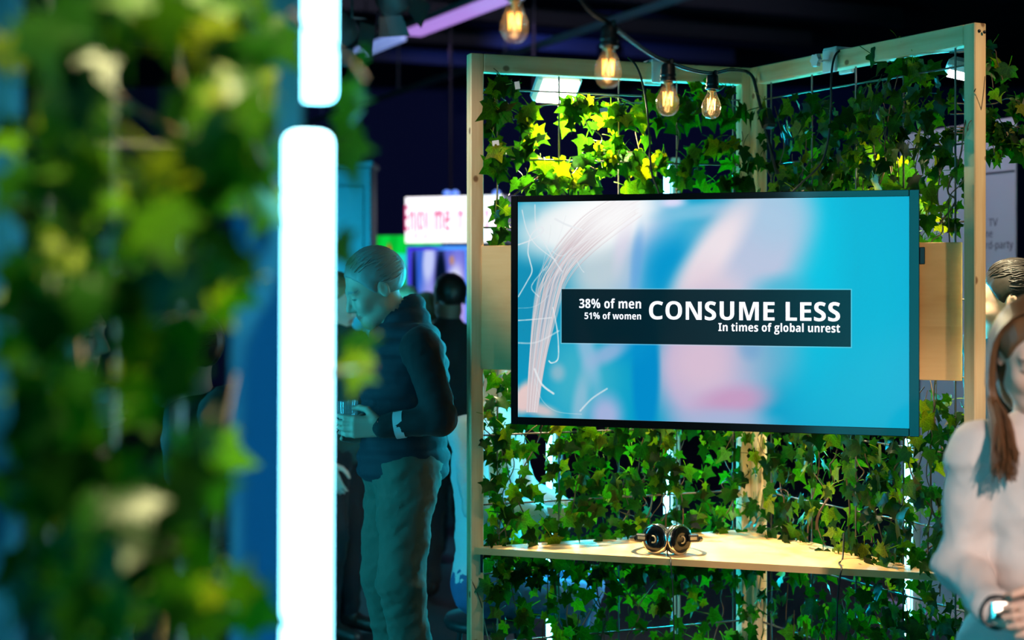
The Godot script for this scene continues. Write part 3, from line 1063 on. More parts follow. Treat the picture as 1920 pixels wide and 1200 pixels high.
func string_lights() -> void:
	var hang := [[966.0, -40.0, 3.05, 0.058], [1143.0, 52.0, 3.28, 0.060], [1253.0, 122.0, 3.85, 0.060], [1336.0, 142.0, 4.55, 0.060]]
	var t := thing("string_lights", "string of clear filament bulbs in black sockets slung to the trellis corner", "string lights", at(1250, 110, 3.8))
	var pts := []
	for q in [[860, -90, 2.9], [966, -48, 3.05], [1060, -30, 3.1], [1105, 18, 3.18], [1143, 44, 3.28], [1190, 80, 3.55], [1225, 104, 3.72], [1253, 116, 3.85], [1295, 131, 4.2], [1336, 137, 4.55], [1368, 131, 4.9], [1396, 133, 5.17], [1402, 137, 5.2]]:
		pts.append(at(q[0], q[1], q[2]))
	for s in [-1, 1]:
		var mb := MB.new()
		var line := []
		for p in spline(pts, 6): line.append(p + Vector3(0, 0.0028 * s, 0.001 * s))
		tube(mb, line, 0.003, 6)
		part("cord", mb, M.black_rubber, t)
	for b in hang:
		var top := at(b[0], b[1], b[2])
		var r: float = b[3] * 0.5
		var lean := Basis(Vector3(0, 0, 1), rr(-0.05, 0.09))
		var xf := Transform3D(lean, top)
		var mb := MB.new()
		lathe(mb, [[0.0, 0.012], [0.008, 0.012], [0.012, 0.004], [0.017, 0.0], [0.0185, -0.012], [0.0185, -0.022], [0.0205, -0.023], [0.0205, -0.028], [0.0185, -0.029], [0.0185, -0.034], [0.021, -0.035], [0.021, -0.041], [0.0185, -0.043], [0.0, -0.043]], xf, 18)
		var so := part("socket", mb, M.black_plastic, t)
		mb = MB.new()
		cbox(mb, Transform3D(lean, top + Vector3(0.008, 0.006, 0.0)), Vector3(0.012, 0.02, 0.022), 0.003)
		part("clip", mb, M.black_plastic, so)
		mb = MB.new()
		lathe(mb, [[0.0135, -0.043], [0.0135, -0.050], [0.016, -0.058], [r * 0.80, -0.074], [r * 0.97, -0.088], [r, -0.099], [r * 0.94, -0.112], [r * 0.75, -0.123], [r * 0.45, -0.130], [0.0, -0.132]], xf, 24)
		var bulb := part("bulb", mb, M.bulb_glass, t)
		mb = MB.new()
		lathe(mb, [[0.0, -0.043], [0.0125, -0.043], [0.0125, -0.048], [0.006, -0.052], [0.003, -0.075], [0.0, -0.076]], xf, 12)
		part("glass_stem", mb, M.brass, bulb)
		mb = MB.new()
		var zig := []
		for i in 13:
			var g := TAU * i / 12.0
			zig.append(xf * Vector3(cos(g) * 0.012, -0.070 if i % 2 == 0 else -0.104, sin(g) * 0.012))
		tube(mb, zig, 0.0013, 5)
		part("filament", mb, M.filament_glow, bulb)
		omni(t, xf * Vector3(0, -0.088, 0), lin(1.0, 0.55, 0.18), 0.003, 0.004)
	# the lead running from the last lamp down the corner post
	var c := thing("power_cable", "thick black cable with a plug hanging down the trellis corner post", "cable", at(1440, 210, 5.12))
	var mb := MB.new()
	tube(mb, spline([at(1400, 134, 5.19), at(1412, 146, 5.16), at(1421, 180, 5.13), at(1428, 208, 5.11)], 6), 0.0055, 8)
	tube(mb, spline([at(1434, 240, 5.09), at(1443, 272, 5.08), at(1452, 310, 5.06), at(1466, 358, 5.03), at(1472, 420, 5.0)], 6), 0.0055, 8)
	part("cord", mb, M.black_rubber, c)
	mb = MB.new()
	cbox(mb, Transform3D(frame(at(1440, 245, 5.08) - at(1427, 205, 5.11)), at(1437, 222, 5.09)), Vector3(0.05, 0.035, 0.075), 0.008)
	part("plug", mb, M.black_rubber, c)

func rail_clamp(parent: Node3D, on: Vector3, along: Vector3, out: Vector3) -> void:
	# a C-shaped white clamp over the top rail, screw and star knob on the viewer's side
	for s in [[Vector3(0, 0.036, 0), Vector3(0.066, 0.010, 0.075), "clamp_top"], [Vector3(0, -0.003, 0.034), Vector3(0.066, 0.075, 0.012), "clamp_jaw"], [Vector3(0, -0.003, -0.034), Vector3(0.066, 0.075, 0.012), "clamp_jaw"]]:
		var mb := MB.new()
		cbox(mb, Transform3D(Basis(along, Vector3.UP, out), on + along * s[0].x + Vector3(0, s[0].y, 0) + out * s[0].z), s[1], 0.003)
		part(s[2], mb, M.white_plastic, parent)
	var mb := MB.new()
	tube(mb, [on + out * 0.04 - Vector3(0, 0.005, 0), on + out * 0.085 - Vector3(0, 0.005, 0)], 0.005, 10)
	part("clamp_screw", mb, M.chrome, parent)
	mb = MB.new()
	var k := on + out * 0.085 - Vector3(0, 0.005, 0)
	var fb := frame(out)
	var rim := []
	for i in 24:
		var g := TAU * i / 24.0
		rim.append((fb.x * cos(g) + fb.y * sin(g)) * (0.021 + 0.003 * cos(g * 6.0)))
	var f := []
	var bk := []
	for p in rim:
		f.append(k + out * 0.014 + p * 0.92)
		bk.append(k + p)
	mb.poly(f, k)
	mb.poly(bk, k + out * 0.01)
	for i in 24:
		mb.poly([bk[i], bk[(i + 1) % 24], f[(i + 1) % 24], f[i]], k + out * 0.007)
	part("clamp_knob", mb, M.white_plastic, parent)

func flood(label: String, head: Vector3, aim: Vector3, size: Vector2, on: Vector3, along: Vector3, out: Vector3, energy: float, reach: float) -> Node3D:
	var t := thing("clamp_floodlight", label, "floodlight", on)
	var d := (aim - head).normalized()
	var b := frame(d)
	var mb := MB.new()
	cbox(mb, Transform3D(b, head - d * 0.022), Vector3(size.x, size.y, 0.044), 0.014)
	part("housing", mb, M.white_plastic, t)
	mb = MB.new()
	cbox(mb, Transform3D(b, head + d * 0.002), Vector3(size.x - 0.03, size.y - 0.02, 0.006), 0.002)
	part("light_panel", mb, M.flood_glow, t)
	mb = MB.new()
	tube(mb, spline([on - out * 0.03 + Vector3(0, 0.02, 0), on - out * 0.09 + Vector3(0, 0.01, 0), head - d * 0.05 + Vector3(0, 0.035, 0), head - d * 0.035], 6), 0.008, 8)
	part("arm", mb, M.white_plastic, t)
	rail_clamp(t, on, along, out)
	spot(t, head + d * 0.012, d, lin(1.0, 0.84, 0.50), energy, reach, 0.4, 0.055)
	return t

func flood_lamps() -> void:
	var ax: Array = panel_axes(PL, PC)
	var u: Vector3 = ax[0]
	var n: Vector3 = ax[1]
	# left one: clamp on the left rail
	var on := PL + u * 0.655 + Vector3(0, TOP - 0.03, 0)
	flood("white clamp floodlight shining through ivy, clamped to the rail near the festoon bulbs", at(1046, 172, 5.24), Vector3(0.72, 0.9, -3.9), Vector2(0.170, 0.115), on, u, n, 16.0, 44.0)
	ax = panel_axes(PR, PC)
	var ur: Vector3 = ax[0]
	var nr := Vector3(-0.887, 0, 0.463)
	on = PR + ur * 0.60 + Vector3(0, TOP - 0.03, 0)
	flood("white clamp floodlight half hidden by the screwed pine post beside the banner", at(1806, 142, 4.72), Vector3(1.08, 0.9, -4.8), Vector2(0.170, 0.115), on, -ur, nr, 5.0, 44.0)
	# their leads
	for c in [["thin black lead hanging from the clamp near the festoon bulbs", [at(1178, 108, 4.98), at(1192, 122, 4.95), at(1203, 150, 4.93), at(1212, 195, 4.94), at(1218, 260, 4.96), at(1221, 320, 4.97), at(1236, 366, 4.98), at(1240, 420, 4.98)]],
			["thin black lead hanging from the clamp on the sloping-away pine rail", [at(1580, 92, 4.82), at(1566, 104, 4.78), at(1559, 140, 4.74), at(1558, 200, 4.74), at(1553, 262, 4.75), at(1538, 308, 4.76), at(1500, 346, 4.78), at(1480, 372, 4.80), at(1475, 430, 4.82)]]]:
		var p: Array = c[1]
		var t := thing("lamp_lead", c[0], "cable", p[3])
		var mb := MB.new()
		tube(mb, spline(p, 6), 0.0036, 7)
		part("cord", mb, M.black_rubber, t)

# ---------------------------------------------------------------- ivy

var leaf_meshes := []

func make_leaves() -> void:
	var half := [Vector2(0.10, -0.10), Vector2(0.27, -0.15), Vector2(0.47, -0.03), Vector2(0.36, 0.14), Vector2(0.66, 0.40), Vector2(0.40, 0.43), Vector2(0.21, 0.56)]
	for n in 6:
		var mb := MB.new()
		var fold: float = 0.12 + 0.10 * n / 5.0 * (1 if n % 2 else -0.3)
		var curl := [0.10, 0.28, -0.12, 0.40, 0.18, 0.05][n] as float
		var slim := [1.0, 0.85, 1.12, 0.92, 1.05, 0.78][n] as float
		var put := func(p: Vector2) -> int:
			p.x *= slim
			var z: float = absf(p.x) * fold - curl * p.y * p.y - 0.25 * p.x * p.x + 0.03 * sin(p.y * 9.0 + n) * (1.0 if p.x > 0 else -1.0) * absf(p.x) * 3.0
			return mb.add(Vector3(p.x, p.y, z), Vector2(p.x / 1.4 + 0.5, (1.05 - p.y) / 1.3))
		var base: int = put.call(Vector2.ZERO)
		var m1: int = put.call(Vector2(0, 0.28))
		var m2: int = put.call(Vector2(0, 0.58))
		var tip: int = put.call(Vector2(0.02, 1.0))
		for s in [-1, 1]:
			var o := []
			for p in half: o.append(put.call(Vector2(p.x * s * rr(0.92, 1.08), p.y + rr(-0.02, 0.02))))
			var tris := [[base, o[0], o[1]], [base, o[1], o[2]], [base, o[2], o[3]], [base, o[3], m1], [m1, o[3], o[5]], [o[3], o[4], o[5]], [m1, o[5], o[6]], [m1, o[6], m2], [m2, o[6], tip]]
			for q in tris:
				if s > 0: mb.tri(q[0], q[1], q[2])
				else: mb.tri(q[0], q[2], q[1])
		# leaf stalk, bending back from the blade
		var w := 0.022
		var prev := []
		for i in 4:
			var g := i / 3.0
			var p := Vector3(0.05 * g * g, -0.62 * g, -0.42 * g * g)
			var pair := [mb.add(p + Vector3(w, 0, 0), Vector2(0.5, 0.8)), mb.add(p - Vector3(w, 0, 0), Vector2(0.5, 0.8))]
			if i:
				mb.tri(prev[1], prev[0], pair[1])
				mb.tri(prev[0], pair[0], pair[1])
			prev = pair
		leaf_meshes.append(mb.mesh())

const LEAF_MIX := [0.30, 0.34, 0.22, 0.14]   # the same plant everywhere: old, grown, young and newest leaves
const LEAF_TONES := ["leaf_deep", "leaf_green", "leaf_fresh", "leaf_lime"]

func leaf_pose(pos: Vector3, n: Vector3, droop: Vector3, size: float, tilt: float, spin: float) -> Transform3D:
	n = n.normalized()
	var z := (n + Vector3(rr(-1, 1), rr(-0.6, 1), rr(-1, 1)) * tilt).normalized()
	var y := droop.rotated(n, rr(-spin, spin))
	y = (y - z * y.dot(z)).normalized()
	var x := y.cross(z)
	return Transform3D(Basis(x, y, z).scaled_local(Vector3(size * rr(0.85, 1.1), size, size)), pos)

# leaves: array of [Transform3D in the world, tone]; the largest become parts, the rest one part
func plant(label: String, base: Vector3, leaves: Array, stems: Array, most := 300) -> Node3D:
	var t := thing("ivy_plant", label, "ivy", base, "ivy grown on the trellises")
	for s in stems:
		var mb := MB.new()
		var radii := []
		for i in s[0].size(): radii.append(s[1] * lerpf(1.0, 0.55, float(i) / s[0].size()))
		tube(mb, s[0], radii, 5, false)
		part("stem", mb, M[s[2]], t)
	leaves.sort_custom(func(a, b): return a[0].basis.y.length() > b[0].basis.y.length())
	var rest := {}
	for i in leaves.size():
		var l: Array = leaves[i]
		if i < most:
			var o := MeshInstance3D.new()
			o.name = "leaf"
			o.mesh = leaf_meshes[i % 6]
			o.material_override = M[l[1]]
			var x: Transform3D = l[0]
			o.transform = Transform3D(x.basis, x.origin - base)
			t.add_child(o, true)
		else:
			rest.get_or_add(l[1], []).append(l[0])
	if rest.size():
		var m := ArrayMesh.new()
		for tone in rest:
			var st := SurfaceTool.new()
			st.begin(Mesh.PRIMITIVE_TRIANGLES)
			for i in rest[tone].size():
				var x: Transform3D = rest[tone][i]
				st.append_from(leaf_meshes[i % 6], 0, Transform3D(x.basis, x.origin - base))
			st.commit(m)
			m.surface_set_material(m.get_surface_count() - 1, M[tone])
		var o := MeshInstance3D.new()
		o.name = "small_leaves"
		o.mesh = m
		o.set_meta("kind", "stuff")
		t.add_child(o, true)
	return t

func tone(weights: Array) -> String:
	var r := rng.randf()
	for i in 4:
		r -= weights[i]
		if r <= 0.0: return LEAF_TONES[i]
	return LEAF_TONES[1]

func to_px(p: Vector3) -> Vector2:
	return Vector2(960.0 + p.x / -p.z * FOCAL, HORIZON + (EYE - p.y) / -p.z * FOCAL)

# scatter leaves over a panel patch; blobs: [u, y, ru, ry, count] in metres along the panel and above the floor
func patch(origin: Vector3, u: Vector3, n: Vector3, blobs: Array, size0: float, size1: float, front: float, back: float, tones: Array) -> Array:
	var out := []
	for b in blobs:
		for i in int(b[4]):
			var g := rr(0, TAU)
			var r := sqrt(rng.randf())
			var off := rr(-back, front)
			var p: Vector3 = origin + u * (b[0] + cos(g) * r * b[2]) + Vector3(0, b[1] + sin(g) * r * b[3], 0) + n * off
			var facing := n if rng.randf() < 0.72 else -n
			out.append([leaf_pose(p, facing, Vector3.DOWN, rr(size0, size1), 0.55, 1.3), tone(tones)])
	return out

func area_patch(origin: Vector3, u: Vector3, n: Vector3, u0: float, u1: float, y0: float, y1: float, count: int, size0: float, size1: float, front: float, back: float, tones: Array) -> Array:
	var out := []
	for i in count:
		var p := origin + u * rr(u0, u1) + Vector3(0, rr(y0, y1), 0) + n * rr(-back, front)
		var facing := n if rng.randf() < 0.72 else -n
		out.append([leaf_pose(p, facing, Vector3.DOWN, rr(size0, size1), 0.6, 1.4), tone(tones)])
	return out

# a vine wandering over a panel
func vine(origin: Vector3, u: Vector3, n: Vector3, su: float, sy: float, eu: float, ey: float, wob: float, r: float, m := "stem") -> Array:
	var pts := []
	for i in 8:
		var g := i / 7.0
		pts.append(origin + u * (lerpf(su, eu, g) + rr(-wob, wob)) + Vector3(0, lerpf(sy, ey, g) + rr(-wob, wob), 0) + n * rr(-0.012, 0.03))
	return [spline(pts, 5), r, m]

func booth_ivy() -> void:
	make_leaves()
	var uL: Vector3 = (PC - PL).normalized()
	var nL: Vector3 = panel_axes(PL, PC)[1]
	var uR: Vector3 = (PC - PR).normalized()
	var nR := Vector3(-0.887, 0, 0.463)
	# on the left panel a picture column x becomes metres along the panel
	var ul := func(x: float) -> float:
		var k := (x - 960.0) / FOCAL
		return (-k * PL.z - PL.x) / (uL.x + k * uL.z)
	var blob := func(x: float, y: float, rx: float, ry: float, count: int) -> Array:
		var s: float = ul.call(x)
		var z := -(PL.z + uL.z * s)
		return [s, EYE - (y - HORIZON) / FOCAL * z, rx / FOCAL * z * 1.06, ry / FOCAL * z, count]
	var upper := []
	for b in [[925, 200, 16, 60, 14], [925, 275, 14, 40, 6], [962, 165, 24, 22, 5], [958, 210, 48, 24, 14], [992, 240, 16, 40, 9], [982, 285, 15, 16, 5], [930, 312, 22, 14, 4],
			[1075, 190, 30, 16, 6], [1090, 218, 34, 22, 13], [1130, 212, 40, 24, 13], [1175, 210, 36, 18, 10], [1220, 200, 40, 30, 12],
			[1268, 200, 36, 36, 12], [1310, 195, 40, 30, 12], [1345, 200, 36, 36, 10], [1312, 158, 26, 12, 4], [1385, 205, 18, 16, 4],
			[1105, 290, 34, 36, 16], [1150, 300, 44, 40, 26], [1200, 290, 34, 36, 15], [1228, 320, 24, 36, 9], [1030, 308, 30, 18, 8], [1008, 346, 44, 14, 14], [1060, 330, 36, 22, 14], [1100, 345, 40, 16, 10],
			[1278, 320, 28, 40, 14], [1318, 275, 32, 26, 12], [1345, 270, 26, 30, 8], [1345, 345, 36, 16, 8], [1375, 320, 24, 36, 10], [1385, 345, 24, 18, 6], [1200, 350, 50, 10, 8],
			[942, 385, 14, 24, 8], [938, 430, 18, 26, 9]]:
		upper += patch(PL, uL, nL, [blob.call(b[0], b[1], b[2], b[3], ceili(b[4] * 0.72))], 0.040, 0.074, 0.07, 0.02, LEAF_MIX)
	var stems := []
	for v in [[925, 160, 930, 420, 0.010], [930, 180, 1000, 260, 0.02], [985, 200, 1240, 190, 0.012], [1100, 178, 1380, 200, 0.02], [990, 350, 1180, 290, 0.02], [960, 365, 1120, 300, 0.02], [1090, 215, 1140, 300, 0.015], [1260, 200, 1270, 360, 0.008], [1300, 300, 1395, 250, 0.02], [1360, 150, 1300, 220, 0.015], [1180, 250, 1240, 350, 0.02]]:
		var a: Array = blob.call(v[0], v[1], 1, 1, 1)
		var b: Array = blob.call(v[2], v[3], 1, 1, 1)
		stems.append(vine(PL, uL, nL, a[0], a[1], b[0], b[1], v[4], rr(0.0018, 0.003), "stem" if rng.randf() < 0.6 else "young_stem"))
	var top := plant("sunlit yellow-green ivy trailing along the wires above the television's left half", PL + uL * 0.5 + Vector3(0, 1.75, 0), upper, stems)
	for q in [[930, 272, 8, 11], [970, 160, 6, 9], [1132, 206, 9, 5]]:
		var mb := MB.new()
		cbox(mb, Transform3D(Basis(Vector3(0, 0, 1), 0.15), at(q[0], q[1], 4.86)), Vector3(q[2] / 580.0 * 1.6, q[3] / 580.0 * 1.6, 0.001), 0.0002)
		part("plant_label", mb, M.plant_label, top)
	# lower half of the left panel
	var low := area_patch(PL, uL, nL, 0.03, 1.0, 0.62, 1.32, 460, 0.03, 0.066, 0.09, 0.05, LEAF_MIX)
	low += area_patch(PL, uL, nL, 0.30, 0.75, 0.72, 1.20, 120, 0.032, 0.064, 0.09, 0.05, LEAF_MIX)
	low += area_patch(PL, uL, nL, 0.02, 0.12, 1.05, 1.36, 16, 0.04, 0.06, 0.03, 0.03, LEAF_MIX)
	stems = []
	for i in 16:
		var s := rr(0.05, 0.95)
		stems.append(vine(PL, uL, nL, s, rr(0.6, 0.8), s + rr(-0.25, 0.25), rr(1.0, 1.36), 0.03, rr(0.002, 0.0035)))
	plant("dense dark ivy covering the wires between television and shelf, lit cyan from behind", PL + uL * 0.5 + Vector3(0, 0.7, 0), low, stems)
	low = area_patch(PL, uL, nL, 0.03, 1.0, 0.05, 0.76, 480, 0.032, 0.068, 0.09, 0.05, LEAF_MIX)
	stems = []
	for i in 12:
		var s := rr(0.05, 0.95)
		stems.append(vine(PL, uL, nL, s, 0.1, s + rr(-0.2, 0.2), rr(0.5, 0.74), 0.03, rr(0.0025, 0.004)))
	plant("dark ivy growing up from the floor under the plywood shelf", PL + uL * 0.5 + Vector3(0, 0.06, 0), low, stems)
	# the right panel
	var right := area_patch(PR, uR, nR, 0.10, 0.99, 1.74, 2.24, 400, 0.034, 0.070, 0.10, 0.07, LEAF_MIX)
	right += area_patch(PR, uR, nR, 0.30, 0.95, 1.74, 2.02, 90, 0.036, 0.07, 0.06, 0.08, LEAF_MIX)
	right += area_patch(PR, uR, nR, 0.22, 0.5, 2.05, 2.38, 36, 0.045, 0.08, 0.05, 0.08, LEAF_MIX)
	right += area_patch(PR, uR, nR, 0.05, 0.2, 1.80, 2.1, 30, 0.036, 0.06, 0.05, 0.06, LEAF_MIX)
	stems = []
	for i in 18:
		var s := rr(0.06, 0.95)
		stems.append(vine(PR, uR, nR, s, rr(1.6, 1.8), s + rr(-0.2, 0.2), rr(2.0, 2.28), 0.025, rr(0.002, 0.0035)))
	plant("thick green ivy filling the wires above the television's right half", PR + uR * 0.5 + Vector3(0, 1.65, 0), right, stems)
	right = area_patch(PR, uR, nR, 0.03, 1.0, 0.74, 1.30, 520, 0.032, 0.070, 0.10, 0.06, LEAF_MIX)
	stems = []
	for i in 16:
		var s := rr(0.05, 0.95)
		stems.append(vine(PR, uR, nR, s, rr(0.7, 0.8), s + rr(-0.25, 0.25), rr(1.0, 1.4), 0.03, rr(0.002, 0.004)))
	plant("shadowy ivy behind the shelf's right half beside the woman in the blouse", PR + uR * 0.5 + Vector3(0, 0.72, 0), right, stems)
	right = area_patch(PR, uR, nR, 0.03, 1.0, 0.05, 0.74, 460, 0.032, 0.070, 0.10, 0.06, LEAF_MIX)
	stems = []
	for i in 12:
		var s := rr(0.05, 0.95)
		stems.append(vine(PR, uR, nR, s, 0.1, s + rr(-0.2, 0.2), rr(0.5, 0.72), 0.03, rr(0.0025, 0.004)))
	plant("nearly black ivy under the right half of the plywood shelf", PR + uR * 0.5 + Vector3(0, 0.06, 0), right, stems)
	# sprays reaching out past the right post
	var spray := []
	stems = []
	var root := PR + Vector3(0.02, 1.9, -0.08)
	for s in [[1858, 90, 1880, 150, 9], [1852, 100, 1862, 165, 7], [1860, 195, 1912, 190, 9], [1856, 250, 1918, 240, 12], [1856, 245, 1866, 300, 8], [1880, 240, 1905, 275, 7], [1862, 215, 1890, 255, 10]]:
		var a := at(s[0], s[1], 4.42)
		var b := at(s[2], s[3], 4.36)
		stems.append([spline([PR + uR * 0.10 + Vector3(0, a.y, 0), a, a.lerp(b, 0.5) + Vector3(0, 0.012, 0), b], 5), 0.0022, "stem"])
		for i in s[4]:
			var p := a.lerp(b, rng.randf()) + Vector3(rr(-0.02, 0.02), rr(-0.03, 0.02), rr(-0.03, 0.03))
			spray.append([leaf_pose(p, Vector3(0.1, 0.1, 1), Vector3.DOWN, rr(0.032, 0.06), 0.6, 1.2), tone(LEAF_MIX)])
	plant("loose ivy sprays reaching past the screwed pine post in front of the banner", root, spray, stems)

# ---------------------------------------------------------------- light tubes

func led_tube(label: String, a: Vector3, b: Vector3, r: float, facing: Vector3, energy: float, feet := false) -> Node3D:
	var t := thing("light_tube", label, "light tube", a if a.y < b.y else b)
	var d := (b - a).normalized()
	var long := a.distance_to(b)
	var fb := frame(d)
	var xf := Transform3D(Basis(fb.x, d, -fb.y), a)
	var mb := MB.new()
	var prof := []
	for i in 6:
		var g := i / 5.0 * PI / 2
		prof.append([r * 0.55 + r * 0.45 * sin(g) if i else 0.0, r * 0.45 * (1.0 - cos(g))])
	for i in 6:
		var g := (1.0 - i / 5.0) * PI / 2
		prof.append([r * 0.55 + r * 0.45 * sin(g) if i < 5 else 0.0, long - r * 0.45 * (1.0 - cos(g))])
	lathe(mb, prof, xf, 24)
	part("tube", mb, M.tube_cyan, t)
	facing = (facing - d * facing.dot(d)).normalized()
	if feet:
		mb = MB.new()
		bar(mb, Vector3(a.x, 0.0, a.z) - facing * (r + 0.02), a - facing * (r + 0.02) + Vector3(0, 0.3, 0), 0.03, 0.012, facing)
		part("stand_leg", mb, M.aluminium, t)
		mb = MB.new()
		block(mb, Vector3(a.x - 0.15, 0, a.z - 0.15), Vector3(a.x + 0.15, 0.015, a.z + 0.15), 0.003)
		part("stand_foot", mb, M.aluminium, t)
	mb = MB.new()
	bar(mb, a - facing * (r + 0.006) + d * 0.01, b - facing * (r + 0.006) - d * 0.01, r * 0.7, 0.012, facing)
	part("mounting_profile", mb, M.aluminium, t)
	var l := AreaLight3D.new()
	l.name = "area_light"
	t.add_child(l, true)
	l.area_size = Vector2(r * 2.0, long)
	l.area_normalize_energy = true
	l.light_color = lin(0.0, 0.72, 1.0)
	l.light_energy = energy
	l.area_range = 40.0
	l.area_attenuation = 2.0
	l.shadow_enabled = true
	l.global_transform = Transform3D(Basis(d.cross(facing), d, facing).rotated(d, PI), (a + b) * 0.5 + facing * (r + 0.004))
	return t

func back_tubes() -> void:
	for q in [["cyan light tube glowing behind the ivy next to the seated person in white", 1030.0, 6.15, 0.05, 1.66, Vector3(-0.1, 0, 1), "light tube next to the seated person"],
			["cyan light tube glowing behind the ivy in the middle of the trellis", 1250.0, 6.0, 0.5, 2.09, Vector3(0.2, 0, 1), "light tube in the middle of the trellis"],
			["cyan light tube behind the right-hand trellis panel next to the dark-haired man", 1700.0, 5.75, 0.05, 1.8, Vector3(0.2, 0, 1), "light tube behind the right-hand panel"]]:
		var p := at(q[1], HORIZON, q[2])
		led_tube(q[0], Vector3(p.x, q[3], p.z), Vector3(p.x, q[4], p.z), 0.011, q[5], 5.5)
		var pole := thing("tube_pole", "slim aluminium pole of the " + q[6], "pole", Vector3(p.x + 0.035, 0, p.z - 0.02))
		var mb := MB.new()
		block(mb, Vector3(p.x + 0.02, 0.02, p.z - 0.04), Vector3(p.x + 0.055, q[4] + 0.03, p.z - 0.005), 0.003)
		part("upright", mb, M.aluminium, pole)
		mb = MB.new()
		block(mb, Vector3(p.x - 0.12, 0, p.z - 0.2), Vector3(p.x + 0.2, 0.02, p.z + 0.16), 0.004)
		part("foot", mb, M.aluminium, pole)
	# two more stand out of frame on the left and light the man
	led_tube("cyan light tube standing before the teal panelled column", Vector3(-1.17, 0.3, -8.5), Vector3(-1.17, 2.2, -8.5), 0.03, Vector3(0.5, 0, -0.85), 2.4, true)
	for q in [["cyan light tube standing far left of the grey-haired man", Vector3(-2.3, 0.3, -4.6), Vector3(1, 0, -0.1)], ["cyan light tube standing far left, closer to the ivy screen", Vector3(-2.6, 0.3, -3.2), Vector3(0.8, 0, -0.6)]]:
		led_tube(q[0], q[1], q[1] + Vector3(0, 1.9, 0), 0.03, q[2], 2.2, true)

# ---------------------------------------------------------------- the blurred ivy screen in front

